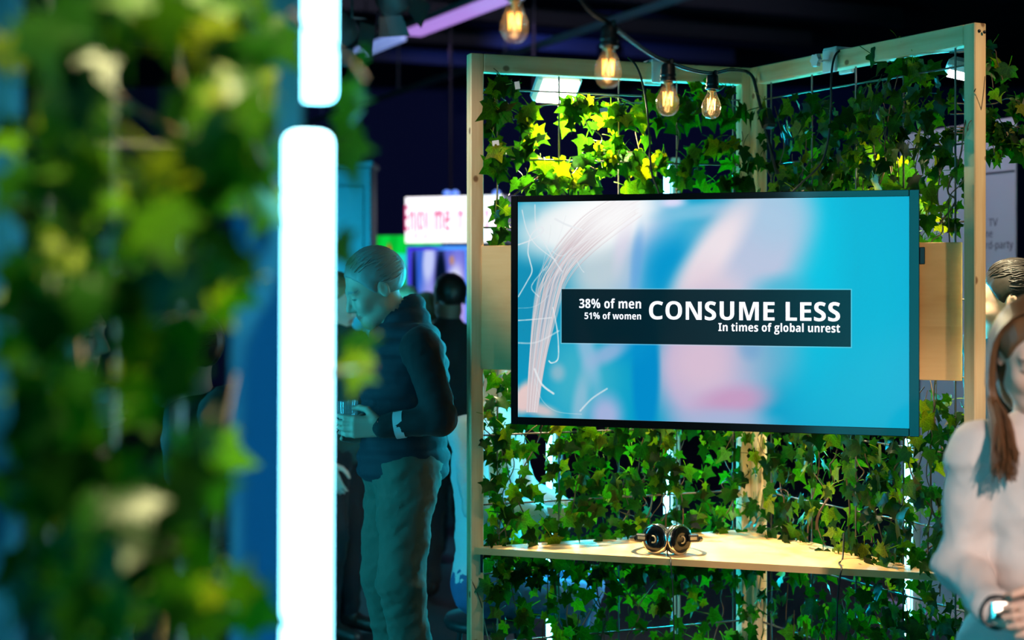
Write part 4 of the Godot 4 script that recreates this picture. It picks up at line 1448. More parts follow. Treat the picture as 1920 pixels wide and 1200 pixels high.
func front_screen() -> void:
	var t := thing("ivy_screen_frame", "dark blue timber screen with a diagonal brace, out of focus in front", "screen", at(400, HORIZON, 1.75) * Vector3(1, 0, 1))
	for q in [[428.0, 560.0, 1.76], [-70.0, 22.0, 1.72]]:
		var a := at(q[0], HORIZON, q[2])
		var b := at(q[1], HORIZON, q[2])
		var mb := MB.new()
		block(mb, Vector3(a.x, 0.0, a.z - 0.045), Vector3(b.x, 2.5, a.z), 0.003)
		part("post", mb, M.navy_paint, t)
	for y in [2.45, 0.1]:
		var a := at(22, HORIZON, 1.76)
		var b := at(428, HORIZON, 1.76)
		var mb := MB.new()
		block(mb, Vector3(a.x, y - 0.03, a.z - 0.04), Vector3(b.x, y + 0.03, a.z), 0.003)
		part("rail", mb, M.navy_paint, t)
	var mb := MB.new()
	bar(mb, at(92, 762, 1.60), at(440, 1130, 1.60), 0.018, 0.018, Vector3(0, 0, 1))
	part("brace", mb, M.black_steel, t)
	for i in 3:
		mb = MB.new()
		var p := at(90 + i * 125, HORIZON, 1.72)
		tube(mb, [Vector3(p.x, 0.12, p.z), Vector3(p.x, 2.42, p.z)], 0.0028, 6)
		part("wire", mb, M.steel_wire, t)
	for i in 12:
		mb = MB.new()
		var a := at(15, HORIZON, 1.725)
		var b := at(430, HORIZON, 1.725)
		tube(mb, [Vector3(a.x, 0.2 + i * 0.2, a.z), Vector3(b.x, 0.2 + i * 0.2, b.z)], 0.0028, 6)
		part("wire", mb, M.steel_wire, t)
	# its two tubes
	led_tube("large white-hot cyan light tube on the ivy screen, lower of the two", at(573, 1420, 1.66), at(578, 250, 1.66), 0.0255, Vector3(0.15, 0, 1), 0.10)
	led_tube("large white-hot cyan light tube on the ivy screen, upper of the two", at(594, 190, 1.9), at(596, -420, 1.9), 0.0245, Vector3(0.15, 0, 1), 0.06)
	# ivy: leave small gaps where the visitors behind show through
	var gaps := [[158, 655, 34], [190, 522, 28], [288, 618, 24], [188, 770, 28], [272, 880, 16], [250, 225, 26], [322, 195, 14]]
	var leaves := []
	var tones := LEAF_MIX
	for c in [[370, 20, 110, 50, 12], [240, 60, 80, 60, 9], [100, 120, 80, 70, 10], [440, 120, 50, 60, 10], [450, 220, 46, 60, 10], [395, 250, 60, 60, 9], [330, 330, 70, 50, 10], [150, 200, 90, 60, 8], [80, 300, 60, 80, 9],
			[180, 350, 80, 60, 8], [280, 420, 80, 60, 9], [400, 390, 56, 70, 9], [100, 450, 70, 60, 8], [415, 530, 30, 70, 6], [330, 540, 60, 50, 6], [200, 590, 70, 40, 6], [80, 570, 50, 60, 7], [260, 690, 50, 40, 5], [100, 720, 60, 60, 8],
			[75, 830, 50, 60, 7], [60, 930, 44, 60, 6], [180, 890, 60, 50, 7], [215, 960, 70, 60, 9], [330, 960, 60, 50, 6], [195, 1050, 80, 70, 12], [300, 1080, 70, 60, 7], [400, 880, 26, 80, 5], [100, 1080, 70, 70, 7], [200, 1180, 90, 40, 8], [360, 1150, 60, 50, 6], [430, 1150, 30, 40, 4], [250, 630, 80, 60, 9], [110, 650, 80, 80, 9], [330, 700, 60, 60, 6], [180, 800, 80, 50, 6]]:
		for i in ceili(c[4] * 0.74):
			var g := rr(0, TAU)
			var rad := sqrt(rng.randf())
			var p := at(c[0] + cos(g) * rad * c[2], c[1] + sin(g) * rad * c[3] - 30.0, rr(1.22, 1.58))
			var q := to_px(p + Vector3(0, -0.02, 0))
			var ok := true
			for h in gaps:
				if q.distance_to(Vector2(h[0], h[1])) < h[2] + 12.0: ok = false
			if ok: leaves.append([leaf_pose(p, Vector3(0.15, 0.1, 1), Vector3.DOWN, rr(0.040, 0.066), 0.7, 1.5), tone(tones)])
	for s in [[505, 90, 1.66], [500, 180, 1.62], [470, 210, 1.6], [510, 60, 1.68], [500, 300, 1.64], [498, 380, 1.62], [480, 400, 1.60], [505, 405, 1.60], [455, 350, 1.64], [485, 260, 1.62], [685, 130, 1.97], [672, 165, 1.97], [655, 190, 1.97], [640, 240, 1.97], [655, 290, 1.75], [632, 476, 1.75], [676, 700, 1.74], [665, 660, 1.76], [672, 680, 1.76], [420, 60, 1.6], [450, 120, 1.62], [500, 330, 1.6]]:
		leaves.append([leaf_pose(at(s[0], s[1] - 30.0, s[2]), Vector3(0.9 if s[0] < 560 else -0.6, 0.2, 0.7), Vector3.DOWN, rr(0.05, 0.066), 0.35, 0.8), tone(LEAF_MIX)])
	var stems := []
	for v in [[210, -40, 150, 420], [150, 420, 140, 1230], [330, -40, 380, 640], [60, 1230, 110, 300], [300, 1230, 360, 500], [400, 1230, 430, 700], [230, 180, 430, 330], [540, 20, 690, 150], [600, 700, 690, 690], [430, 100, 540, 400]]:
		var pts := []
		for i in 6:
			var g := i / 5.0
			pts.append(at(lerpf(v[0], v[2], g) + rr(-14, 14), lerpf(v[1], v[3], g), 1.62 + rr(-0.06, 0.06)))
		stems.append([spline(pts, 5), rr(0.002, 0.0035), "stem"])
	var b := at(220, HORIZON, 1.7)
	plant("large blurred ivy on the dark blue screen next to the big light tube", Vector3(b.x, 0.1, b.z), leaves, stems)

# ---------------------------------------------------------------- people

func head_prims(xf: Transform3D, s := 1.0) -> Array:
	var B := xf.basis
	var P := func(x: float, y: float, z: float) -> Vector3: return xf * (Vector3(x, y, z) * s)
	var out := [ell(P.call(0, 0.035, -0.012), B, Vector3(0.075, 0.086, 0.096) * s, 0.02),
		ell(P.call(0, -0.03, 0.022), B, Vector3(0.062, 0.082, 0.070) * s, 0.03),
		cap(P.call(-0.012, -0.094, 0.062), P.call(0.012, -0.094, 0.062), 0.020 * s, 0.020 * s, 0.03),
		cap(P.call(-0.048, -0.068, 0.012), P.call(-0.012, -0.094, 0.055), 0.018 * s, 0.018 * s, 0.03),
		cap(P.call(0.048, -0.068, 0.012), P.call(0.012, -0.094, 0.055), 0.018 * s, 0.018 * s, 0.03),
		cap(P.call(-0.034, 0.022, 0.077), P.call(0.034, 0.022, 0.077), 0.012 * s, 0.012 * s, 0.02),
		ell(P.call(-0.034, -0.028, 0.062), B, Vector3(0.026, 0.026, 0.026) * s, 0.02),
		ell(P.call(0.034, -0.028, 0.062), B, Vector3(0.026, 0.026, 0.026) * s, 0.02),
		ell(P.call(-0.031, 0.004, 0.098), B, Vector3(0.017, 0.012, 0.014) * s, 0.008, -1),
		ell(P.call(0.031, 0.004, 0.098), B, Vector3(0.017, 0.012, 0.014) * s, 0.008, -1),
		ell(P.call(-0.031, 0.003, 0.076), B, Vector3(0.0135, 0.012, 0.0125) * s, 0.004),
		ell(P.call(0.031, 0.003, 0.076), B, Vector3(0.0135, 0.012, 0.0125) * s, 0.004),
		cap(P.call(0, 0.012, 0.088), P.call(0, -0.030, 0.108), 0.008 * s, 0.011 * s, 0.012),
		cap(P.call(-0.010, -0.036, 0.096), P.call(0.010, -0.036, 0.096), 0.008 * s, 0.008 * s, 0.008),
		cap(P.call(-0.017, -0.060, 0.086), P.call(0.017, -0.060, 0.086), 0.006 * s, 0.006 * s, 0.008),
		cap(P.call(-0.015, -0.070, 0.085), P.call(0.015, -0.070, 0.085), 0.0065 * s, 0.0065 * s, 0.006)]
	for e in [-1.0, 1.0]:
		out.append(ell(P.call(0.078 * e, -0.004, -0.012), B * Basis(Vector3.UP, -0.35 * e), Vector3(0.008, 0.031, 0.019) * s, 0.006))
		out.append(ell(P.call(0.089 * e, -0.002, -0.010), B, Vector3(0.008, 0.018, 0.010) * s, 0.005, -1))
	return out

func hand_prims(w: Vector3, dir: Vector3, palm: Vector3, thumb: Vector3, curl: float, s := 1.0) -> Array:
	dir = dir.normalized()
	palm = (palm - dir * palm.dot(dir)).normalized()
	thumb = (thumb - dir * thumb.dot(dir) - palm * thumb.dot(palm)).normalized()
	var out := []
	for i in 4:
		var off := thumb * (0.028 - 0.0185 * i) * s
		var k := w + dir * 0.088 * s + off + palm * (-0.004 if i in [1, 2] else 0.0)
		out.append(cap(w + off * 0.7 + dir * 0.008, k, 0.0125 * s, 0.0105 * s, 0.012))
		var long: float = [0.072, 0.080, 0.074, 0.058][i] * s
		var c := 0.0
		var p := k
		for j in 3:
			c += curl * [0.7, 1.1, 0.7][j]
			var q: Vector3 = p + (dir * cos(c) + palm * sin(c)) * long * [0.46, 0.3, 0.24][j]
			out.append(cap(p, q, (0.0098 - 0.0012 * j) * s, (0.0088 - 0.0014 * j) * s, 0.004))
			p = q
	var t0 := w + dir * 0.022 * s + thumb * 0.026 * s
	var t1 := t0 + (dir * 0.62 + thumb * 0.62 + palm * 0.45).normalized() * 0.042 * s
	var t2 := t1 + (dir * 0.86 + thumb * 0.1 + palm * 0.55 * (0.6 + curl)).normalized() * 0.032 * s
	var t3 := t2 + (dir * 0.86 - thumb * 0.2 + palm * 0.6 * (0.6 + curl)).normalized() * 0.026 * s
	out.append(cap(t0, t1, 0.015 * s, 0.0115 * s, 0.012))
	out.append(cap(t1, t2, 0.011 * s, 0.010 * s, 0.004))
	out.append(cap(t2, t3, 0.010 * s, 0.0082 * s, 0.004))
	return out

# the figure: J holds joints in the world. Returns its root; clothes and hair become children.
func figure(label: String, J: Dictionary, look: Dictionary) -> Node3D:
	var mid: Vector3 = (J.al + J.ar) * 0.5
	var t := thing("person", label, "person", Vector3(mid.x, 0, mid.z))
	var cell: float = look.cell
	var side: Vector3 = (J.sl - J.sr).normalized()
	var up: Vector3 = (J.neck - J.pelvis).normalized()
	var front := side.cross(up).normalized()
	up = front.cross(side).normalized()
	var TB := Basis(side, up, front)
	var wide: float = J.sl.distance_to(J.sr) * 0.5
	var chest: Vector3 = J.neck.lerp(J.pelvis, 0.34)
	var belly: Vector3 = J.neck.lerp(J.pelvis, 0.72)
	var fat: float = look.get("fat", 1.0)
	var torso := func(g: float) -> Array:
		return [ell(chest, TB, Vector3(wide * 0.86 + g, 0.20 + g, (0.112 + g) * fat), 0.05), ell(belly, TB, Vector3(wide * 0.74 + g, 0.17 + g, (0.105 + g) * fat), 0.06),
			ell(J.pelvis, TB, Vector3(0.160 + g, 0.12 + g, (0.118 + g) * fat), 0.05), cap(J.sl, J.sr, 0.050 + g, 0.050 + g, 0.05)]
	var arm := func(g: float, upto: float) -> Array:
		var o := []
		for s in ["l", "r"]:
			var w: Vector3 = J["e" + s].lerp(J["w" + s], upto)
			o.append(cap(J["s" + s], J["e" + s], 0.050 + g, 0.041 + g, 0.03))
			o.append(cap(J["e" + s], w, 0.040 + g, 0.029 + g, 0.02))
		return o
	var leg := func(g: float, upto: float) -> Array:
		var o := []
		for s in ["l", "r"]:
			var a: Vector3 = J["k" + s].lerp(J["a" + s], upto)
			o.append(cap(J["h" + s], J["k" + s], 0.082 + g, 0.056 + g, 0.04))
			o.append(cap(J["k" + s], a, 0.055 + g, 0.040 + g, 0.03))
		return o
	# skin: one body, with head and hands of finer grain
	var tone_: Color = look.skin
	var hx := Transform3D(frame(J.face), J.head)
	var head_color := func(p: Vector3) -> Color:
		var q: Vector3 = hx.affine_inverse() * p
		var c := tone_
		var lips := Vector2(q.x / 0.024, (q.y + 0.065) / 0.012).length()
		if q.z > 0.07 and lips < 1.0: c = c.lerp(Color(tone_.r * 0.85, tone_.g * 0.45, tone_.b * 0.45), 0.8)
		var brow := Vector2((absf(q.x) - 0.032) / 0.02, (q.y - 0.0265 + (absf(q.x) - 0.03) * (absf(q.x) - 0.03) * 12.0) / 0.005).length()
		if q.z > 0.05 and brow < 1.0: c = c.lerp(look.brow, 0.85)
		var lash := Vector2((absf(q.x) - 0.031) / 0.015, (q.y + 0.002) / 0.0035).length()
		if q.z > 0.06 and lash < 1.0: c = c.lerp(Color(0.02, 0.014, 0.01), 0.8)
		return c
	var body: Array = torso.call(-0.012) + arm.call(-0.006, 1.0) + leg.call(-0.008, 1.0)
	body.append(cap(J.neck - up * 0.02, J.head - Vector3(0, 0.05, 0) - hx.basis.z * 0.015, 0.056, 0.052, 0.03))
	var mb := surf(body, maxf(cell, 0.014))
	for i in mb.v.size(): mb.col[i] = tone_
	mb.colored = true
	mb.join(surf(head_prims(hx, look.get("head", 1.0)) + [cap(J.neck, hx * Vector3(0, -0.055, -0.018), 0.054, 0.050, 0.03)], look.get("head_cell", 0.006), head_color))
	for h in look.hands:
		var hm := surf(hand_prims(h[0], h[1], h[2], h[3], h[4]), look.get("hand_cell", 0.005))
		for i in hm.v.size(): hm.col[i] = tone_
		hm.colored = true
		mb.join(hm)
	part("body", mb, M.skin, t)
	# clothes
	var fold := func(amount: float, f: float) -> Callable:
		return func(p: Vector3) -> float:
			return amount * (noise.get_noise_3d(p.x * f, p.y * f * 1.2, p.z * f) + 0.5 * noise.get_noise_3d((p.x + p.y * 0.6) * f * 1.2 + 40.0, (p.y - p.x * 0.6) * f * 3.6, p.z * f * 1.6))
	part(look.get("legs_name", "trousers"), surf(leg.call(look.get("leg_room", 0.012), 0.97) + [ell(J.pelvis, TB, Vector3(0.168, 0.125, 0.125 * fat), 0.05)], cell, null, fold.call(look.get("leg_fold", 0.012), 130.0)), M[look.legs], t)
	if look.has("vest"):
		part("sweater", surf(arm.call(0.012, 0.94) + [cap(J.sl, J.sr, 0.055, 0.055, 0.05), ell(chest, TB, Vector3(wide * 0.8, 0.19, 0.11 * fat), 0.04)], cell, null, fold.call(0.007, 130.0)), M[look.top], t)
		var quilt := func(p: Vector3) -> float:
			return 0.010 * absf(sin((p - J.pelvis).dot(up) * PI / 0.052)) + 0.004 * noise.get_noise_3d(p.x * 200.0, p.y * 200.0, p.z * 200.0)
		var v: Array = torso.call(0.014)
		v[3] = cap(J.sl.lerp(J.sr, 0.14), J.sl.lerp(J.sr, 0.86), 0.056, 0.056, 0.05)
		v.append(cap(J.neck - up * 0.03, J.neck + up * 0.055, 0.082, 0.068, 0.03))
		v.append(cap(J.neck + up * 0.02 + front * 0.012, J.neck + up * 0.14 + front * 0.03, 0.050, 0.050, 0.012, -1))
		v.append(ell(J.pelvis - up * 0.19, TB, Vector3(0.4, 0.14, 0.4), 0.01, -1))
		part("vest", surf(v, minf(cell, 0.010), null, quilt), M[look.vest], t)
	else:
		var shirt: Array = torso.call(0.016) + arm.call(look.get("sleeve_room", 0.014), look.get("sleeve", 0.95))
		if look.get("collar", true): shirt.append(cap(J.neck - up * 0.03, J.neck + up * 0.03, 0.070, 0.062, 0.03))
		part(look.get("top_name", "jacket"), surf(shirt, cell, null, fold.call(look.get("top_fold", 0.010), 110.0)), M[look.top], t)
	for s in ["l", "r"]:
		mb = surf([cap(J["a" + s] + Vector3(0, -0.03, 0), J["t" + s] + Vector3(0, 0.0, 0), 0.040, 0.034, 0.02), cap(J["a" + s], J["a" + s] + Vector3(0, 0.02, 0), 0.045, 0.046, 0.02)], 0.012)
		part("shoe", mb, M.shoe_leather, t)
	# hair
	var hs: float = look.get("head", 1.0)
	var HP := func(x: float, y: float, z: float) -> Vector3: return hx * (Vector3(x, y, z) * hs)
	var strands := func(p: Vector3) -> float:
		var q: Vector3 = hx.affine_inverse() * p
		return 0.0035 * noise.get_noise_3d(q.x * 900.0, q.y * 160.0, q.z * 160.0)
	var hair: Array = [ell(HP.call(0, 0.040, -0.020), hx.basis, Vector3(0.083, 0.090, 0.101) * hs * look.get("hair_grow", 1.0), 0.01)]
	if look.style == "long":
		hair = [ell(HP.call(0, 0.038, -0.018), hx.basis, Vector3(0.086, 0.092, 0.104) * hs, 0.01)]
		hair.append(ell(HP.call(0, -0.06, -0.062), hx.basis, Vector3(0.082, 0.13, 0.05) * hs, 0.03))
		hair.append(ell(HP.call(0, -0.035, 0.085), hx.basis, Vector3(0.074, 0.118, 0.088) * hs, 0.012, -1))
	else:
		hair.append(ell(HP.call(0, -0.05, 0.085), hx.basis, Vector3(0.10, 0.125, 0.085) * hs, 0.012, -1))
		hair.append(ell(HP.call(0, -0.13, -0.03), hx.basis, Vector3(0.12, 0.10, 0.14) * hs, 0.012, -1))
		for e in [-1.0, 1.0]: hair.append(ell(HP.call(0.088 * e, -0.012, -0.004), hx.basis, Vector3(0.02, 0.038, 0.026) * hs, 0.008, -1))
	var hb := surf(hair, look.get("hair_cell", 0.006), null, strands)
	if look.style == "short":
		for i in look.get("strands", 110):
			var a := rr(-1.9, 1.9)
			var t0 := rr(0.80, 1.5) if absf(a) < 1.0 else rr(1.45, 1.7)
			var t1 := minf(t0 + rr(0.5, 1.1), 2.55)
			var lift: float = rr(1.0, 1.035) * look.get("hair_grow", 1.0)
			var line := []
			var radii := []
			for k in 6:
				var g := lerpf(t0, t1, k / 5.0)
				var w := a + 0.12 * sin(g * 3.0 + i)
				line.append(HP.call(sin(w) * 0.083 * lift * sin(g), 0.040 + cos(w) * 0.090 * lift * sin(g), -0.020 + 0.101 * lift * cos(g)))
				radii.append([0.0012, 0.0026, 0.0030, 0.0028, 0.0020, 0.0006][k] * look.get("strand", 1.0))
			tube(hb, line, radii, 4)
	if look.has("locks"): hb.join(look.locks.call(hx))
	part("hair", hb, M[look.hair], t)
	return t

func stand(x: float, z: float, height: float, face: Vector3, arms := 0.0) -> Dictionary:   # a relaxed upright pose
	face = Vector3(face.x, 0, face.z).normalized()
	var left := Vector3.UP.cross(face)
	var o := Vector3(x, 0, z)
	var k := height / 1.75
	var J := {"head": o + Vector3(0, 1.62 * k, 0) + face * 0.03, "face": face, "neck": o + Vector3(0, 1.46 * k, 0), "pelvis": o + Vector3(0, 0.95 * k, 0)}
	for s in [["l", 1.0], ["r", -1.0]]:
		J["s" + s[0]] = o + Vector3(0, 1.40 * k, 0) + left * 0.175 * k * s[1]
		J["e" + s[0]] = o + Vector3(0, 1.11 * k, 0) + left * 0.235 * k * s[1] - face * 0.03
		J["w" + s[0]] = o + Vector3(0, (0.87 + 0.16 * arms) * k, 0) + left * 0.22 * k * s[1] + face * (0.06 + 0.17 * arms)
		J["h" + s[0]] = o + Vector3(0, 0.91 * k, 0) + left * 0.085 * k * s[1]
		J["k" + s[0]] = o + Vector3(0, 0.50 * k, 0) + left * 0.095 * k * s[1] + face * 0.02
		J["a" + s[0]] = o + Vector3(0, 0.09, 0) + left * 0.10 * k * s[1]
		J["t" + s[0]] = o + Vector3(0, 0.034, 0) + left * 0.12 * k * s[1] + face * 0.15
	return J

func hang_hands(J: Dictionary) -> Array:
	var out := []
	var left: Vector3 = (J.sl - J.sr).normalized()
	for s in [["l", 1.0], ["r", -1.0]]:
		var d: Vector3 = (J["w" + s[0]] - J["e" + s[0]]).normalized()
		out.append([J["w" + s[0]], d, -left * s[1], J.face, 0.35])
	return out

func people() -> void:
	var fair := Color(0.62, 0.40, 0.31)
	var brow := Color(0.10, 0.06, 0.04)
	# --- the grey-haired man with the glass
	var J := {}
	var m := func(x: float, y: float, z: float) -> Vector3: return at(x, y, z)
	J.head = m.call(702, 541, 5.0)
	J.face = Vector3(-0.86, -0.42, 0.30).normalized()
	J.neck = m.call(760, 615, 5.02)
	J.pelvis = m.call(756, 868, 5.02)
	J.sl = m.call(790, 652, 4.86); J.sr = m.call(758, 655, 5.20)
	J.el = m.call(826, 785, 4.78); J.er = m.call(775, 790, 5.28)
	J.wl = m.call(716, 801, 4.80); J.wr = m.call(700, 815, 5.02)
	J.hl = m.call(766, 900, 4.92); J.hr = m.call(738, 900, 5.10)
	J.kl = m.call(752, 1090, 4.84); J.kr = m.call(722, 1080, 5.06)
	J.al = m.call(800, 1385, 4.95); J.ar = m.call(760, 1365, 5.16)
	J.al.y = 0.09; J.ar.y = 0.09
	J.tl = J.al + Vector3(-0.15, -0.056, 0.05); J.tr = J.ar + Vector3(-0.15, -0.056, 0.03)
	var glass_at: Vector3 = m.call(652, 812, 4.86)
	var hands := [[J.wl, m.call(655, 800, 4.80) - J.wl, Vector3(0, 0.1, -1), Vector3(0, 1, 0), 0.42], [J.wr, m.call(640, 806, 4.95) - J.wr, Vector3(0, 0.1, 1), Vector3(0, 1, 0), 0.42]]
	var man := figure("grey-haired man in navy quilted vest looking down at his glass", J, {"cell": 0.011, "skin": fair, "brow": Color(0.28, 0.26, 0.25), "legs": "cloth_olive", "leg_room": 0.020, "leg_fold": 0.012, "top": "cloth_black", "vest": "cloth_navy", "hair": "hair_grey", "style": "short", "strands": 300, "hair_grow": 1.05, "hands": hands, "head_cell": 0.005, "hair_cell": 0.005, "hand_cell": 0.004, "fat": 1.12})
	var mb := MB.new()
	var wd: Vector3 = (J.wl - J.el).normalized()
	tube(mb, [J.wl - wd * 0.075, J.wl - wd * 0.045], 0.045, 20, false)
	part("shirt_cuff", mb, M.cloth_white, man)
	mb = MB.new()
	tube(mb, [J.wl - wd * 0.012, J.wl + wd * 0.006], 0.036, 20, false)
	part("wristwatch", mb, M.chrome, man)
	var tg := thing("tumbler", "small clear drinking glass held by the grey-haired man", "glass", glass_at)
	mb = MB.new()
	lathe(mb, [[0.0, 0.0], [0.027, 0.0], [0.030, 0.03], [0.034, 0.105], [0.032, 0.105], [0.028, 0.03], [0.025, 0.008], [0.0, 0.008]], Transform3D(Basis(), glass_at), 24)
	part("bowl", mb, M.tumbler_glass, tg)
	# --- the woman in the pale blouse
	J = {}
	J.head = m.call(1946, 664, 3.22)
	J.face = Vector3(-0.18, -0.40, 0.89).normalized()
	J.neck = m.call(1952, 800, 3.26)
	J.pelvis = m.call(1956, 1215, 3.26)
	J.sr = m.call(1838, 848, 3.26); J.sl = m.call(2076, 848, 3.16)
	J.er = m.call(1800, 1062, 3.28); J.el = m.call(2125, 1070, 3.10)
	J.wr = m.call(1868, 1145, 3.02); J.wl = m.call(2010, 1150, 2.95)
	J.hr = m.call(1895, 1260, 3.28); J.hl = m.call(2030, 1260, 3.20)
	J.kr = J.hr + Vector3(-0.01, -0.40, 0.02); J.kl = J.hl + Vector3(0.01, -0.40, 0.02)
	J.ar = J.kr + Vector3(0, -0.35, -0.02); J.al = J.kl + Vector3(0, -0.35, -0.02)
	J.ar.y = 0.09; J.al.y = 0.09
	J.tr = J.ar + Vector3(0.04, -0.056, 0.14); J.tl = J.al + Vector3(0.06, -0.056, 0.13)
	hands = [[J.wr, m.call(1930, 1160, 2.96) - J.wr, Vector3(0.1, -0.3, -1), Vector3(0, 1, 0.2), 0.45], [J.wl, m.call(1950, 1158, 2.90) - J.wl, Vector3(-0.1, -0.3, -1), Vector3(0, 1, 0.2), 0.45]]
	var locks := func(hx: Transform3D) -> MB:
		var out := MB.new()
		for i in 190:
			var s := -1.0 if i % 5 else 1.0
			var g := rr(0.0, 1.0)
			var a: Vector3 = hx * Vector3(s * 0.010, 0.129 - 0.02 * g * g, 0.045 - 0.10 * g)
			var a1: Vector3 = hx * Vector3(s * 0.058, 0.106 - 0.02 * g * g, 0.038 - 0.10 * g)
			var b: Vector3 = hx * Vector3(s * (0.088 + rr(-0.004, 0.006)), 0.03 - 0.02 * g, 0.012 - 0.075 * g)
			var c: Vector3 = hx * Vector3(s * (0.092 + rr(-0.008, 0.008)), -0.09, 0.022 - 0.07 * g)
			var end := at(1880 + rr(-26, 26) + g * 8.0, 882 + rr(-34, 24), 3.08 + rr(-0.02, 0.06)) if s < 0 else at(2030 + rr(-20, 20), 880 + rr(-26, 24), 3.05 + rr(-0.02, 0.04))
			var e := c.lerp(end, 0.5) + Vector3(rr(-0.01, 0.01), 0, 0.02)
			var line := spline([a, a1, b, c, e, end], 4)
			var radii := []
			for k in line.size(): radii.append(lerpf(0.0045, 0.0012, float(k) / line.size()))
			tube(out, line, radii, 5)
		return out
	var woman := figure("long-haired woman in a pale pink blouse looking down, next to the shelf", J, {"cell": 0.010, "skin": Color(0.70, 0.42, 0.32), "brow": Color(0.12, 0.06, 0.035), "legs": "cloth_black", "top": "cloth_blouse", "top_name": "blouse", "top_fold": 0.013, "sleeve_room": 0.009, "sleeve": 0.93, "collar": false, "hair": "hair_brown", "style": "long", "locks": locks, "hands": hands, "head_cell": 0.004, "hair_cell": 0.005, "hand_cell": 0.0035, "head": 0.98, "fat": 0.95})
	wd = (J.wr - J.er).normalized()
	mb = MB.new()
	lathe(mb, [[0.0335, 0.0], [0.036, 0.002], [0.036, 0.020], [0.0335, 0.022]], Transform3D(Basis(frame(wd).x, wd, -frame(wd).y), J.wr - wd * 0.004), 24)
	part("watch_strap", mb, M.black_rubber, woman)
	mb = MB.new()
	cbox(mb, Transform3D(frame(Vector3(-0.2, 0.3, 1)), J.wr + wd * 0.008 + Vector3(-0.005, 0.012, 0.034)), Vector3(0.032, 0.036, 0.010), 0.004)
	part("watch_case", mb, M.chrome, woman)
	# --- the dark-haired man beyond the right post
	J = stand(1.63, -4.86, 1.76, Vector3(-1, 0, 0.25))
	J.head = at(1893, 566, 4.84)
	J.face = Vector3(-0.92, -0.12, -0.35).normalized()
	figure("dark-haired man in a black jacket, seen past the screwed pine post", J, {"cell": 0.016, "skin": fair, "brow": brow, "legs": "cloth_black", "top": "cloth_black", "hair": "hair_dark", "style": "short", "strands": 240, "hands": hang_hands(J), "head_cell": 0.005, "head": 1.05})
	# --- the seated person in white behind the left post
	J = {}
	J.head = at(930, 690, 5.62)
	J.face = Vector3(0.85, -0.25, -0.45).normalized()
	J.neck = at(912, 775, 5.62)
	J.pelvis = at(916, 1085, 5.62)
	J.sl = J.neck + Vector3(0.07, -0.06, -0.15); J.sr = J.neck + Vector3(-0.07, -0.06, 0.15)
	J.er = J.neck + Vector3(-0.03, -0.32, 0.21); J.el = J.neck + Vector3(0.14, -0.32, -0.2)
	J.wr = J.neck + Vector3(0.20, -0.36, 0.12); J.wl = J.neck + Vector3(0.28, -0.36, -0.08)
	J.hl = J.pelvis + Vector3(0.04, -0.03, -0.09); J.hr = J.pelvis + Vector3(-0.03, -0.03, 0.08)
	J.kl = J.hl + Vector3(0.34, -0.05, -0.14); J.kr = J.hr + Vector3(0.36, -0.05, -0.08)
	J.al = J.kl + Vector3(-0.06, -0.36, 0.0); J.ar = J.kr + Vector3(-0.06, -0.36, 0.0)
	J.al.y = 0.09; J.ar.y = 0.09
	J.tl = J.al + Vector3(0.14, -0.056, -0.05); J.tr = J.ar + Vector3(0.14, -0.056, -0.05)
	figure("person in a white shirt and blue jeans seated behind the left pine post", J, {"cell": 0.014, "skin": fair, "brow": brow, "legs": "cloth_denim", "legs_name": "jeans", "top": "cloth_white", "top_name": "shirt", "hair": "hair_blond", "style": "short", "hands": hang_hands(J), "head_cell": 0.008, "hair_cell": 0.008, "hand_cell": 0.006})
	var st := thing("stool", "low round stool under the seated person in white", "stool", Vector3(J.pelvis.x, 0, J.pelvis.z))
	var seat_y: float = J.pelvis.y - 0.135
	mb = MB.new()
	lathe(mb, [[0.0, seat_y - 0.04], [0.16, seat_y - 0.04], [0.17, seat_y - 0.02], [0.16, seat_y], [0.0, seat_y]], Transform3D(Basis(), Vector3(J.pelvis.x, 0, J.pelvis.z)), 24)
	part("seat", mb, M.dark_metal, st)
	for i in 4:
		var g := TAU * i / 4.0 + 0.4
		mb = MB.new()
		var o := Vector3(J.pelvis.x, 0, J.pelvis.z)
		tube(mb, [o + Vector3(cos(g) * 0.11, seat_y - 0.035, sin(g) * 0.11), o + Vector3(cos(g) * 0.17, 0, sin(g) * 0.17)], 0.012, 8)
		part("leg", mb, M.dark_metal, st)
	# --- two visitors glimpsed through the ivy screen
	J = stand(-1.10, -3.56, 1.66, Vector3(1, 0, 0.1))
	J.head = at(118, 622, 3.5)
	J.face = Vector3(0.98, -0.1, 0.15).normalized()
	J.neck = J.head + Vector3(-0.04, -0.15, 0)
	var cup := at(187, 800, 3.42)
	J.er = J.sr + Vector3(0.04, -0.27, 0.06)
	J.wr = cup + Vector3(-0.08, 0.03, 0.02)
	figure("person in profile with a paper cup, glimpsed through the blurred ivy", J, {"cell": 0.016, "skin": Color(0.74, 0.48, 0.38), "brow": brow, "legs": "cloth_black", "top": "cloth_grey", "hair": "hair_dark", "style": "short", "hands": [[J.wr, Vector3(1, 0.1, 0), Vector3(0, 0, -1), Vector3(0, 1, 0), 0.5], hang_hands(J)[0]], "head_cell": 0.006})
	var pc := thing("paper_cup", "white paper cup held behind the blurred ivy", "cup", cup)
	mb = MB.new()
	lathe(mb, [[0.0, 0.0], [0.026, 0.0], [0.037, 0.088], [0.039, 0.09], [0.035, 0.089], [0.025, 0.006], [0.0, 0.006]], Transform3D(Basis(), cup), 20)
	part("wall", mb, M.paper_white, pc)
	J = stand(-0.70, -4.0, 1.62, Vector3(-1, 0, -0.2), 0.8)
	J.head = at(340, 672, 3.98)
	J.face = Vector3(-0.96, -0.15, 0.1).normalized()
	J.neck = J.head + Vector3(0.04, -0.15, -0.02)
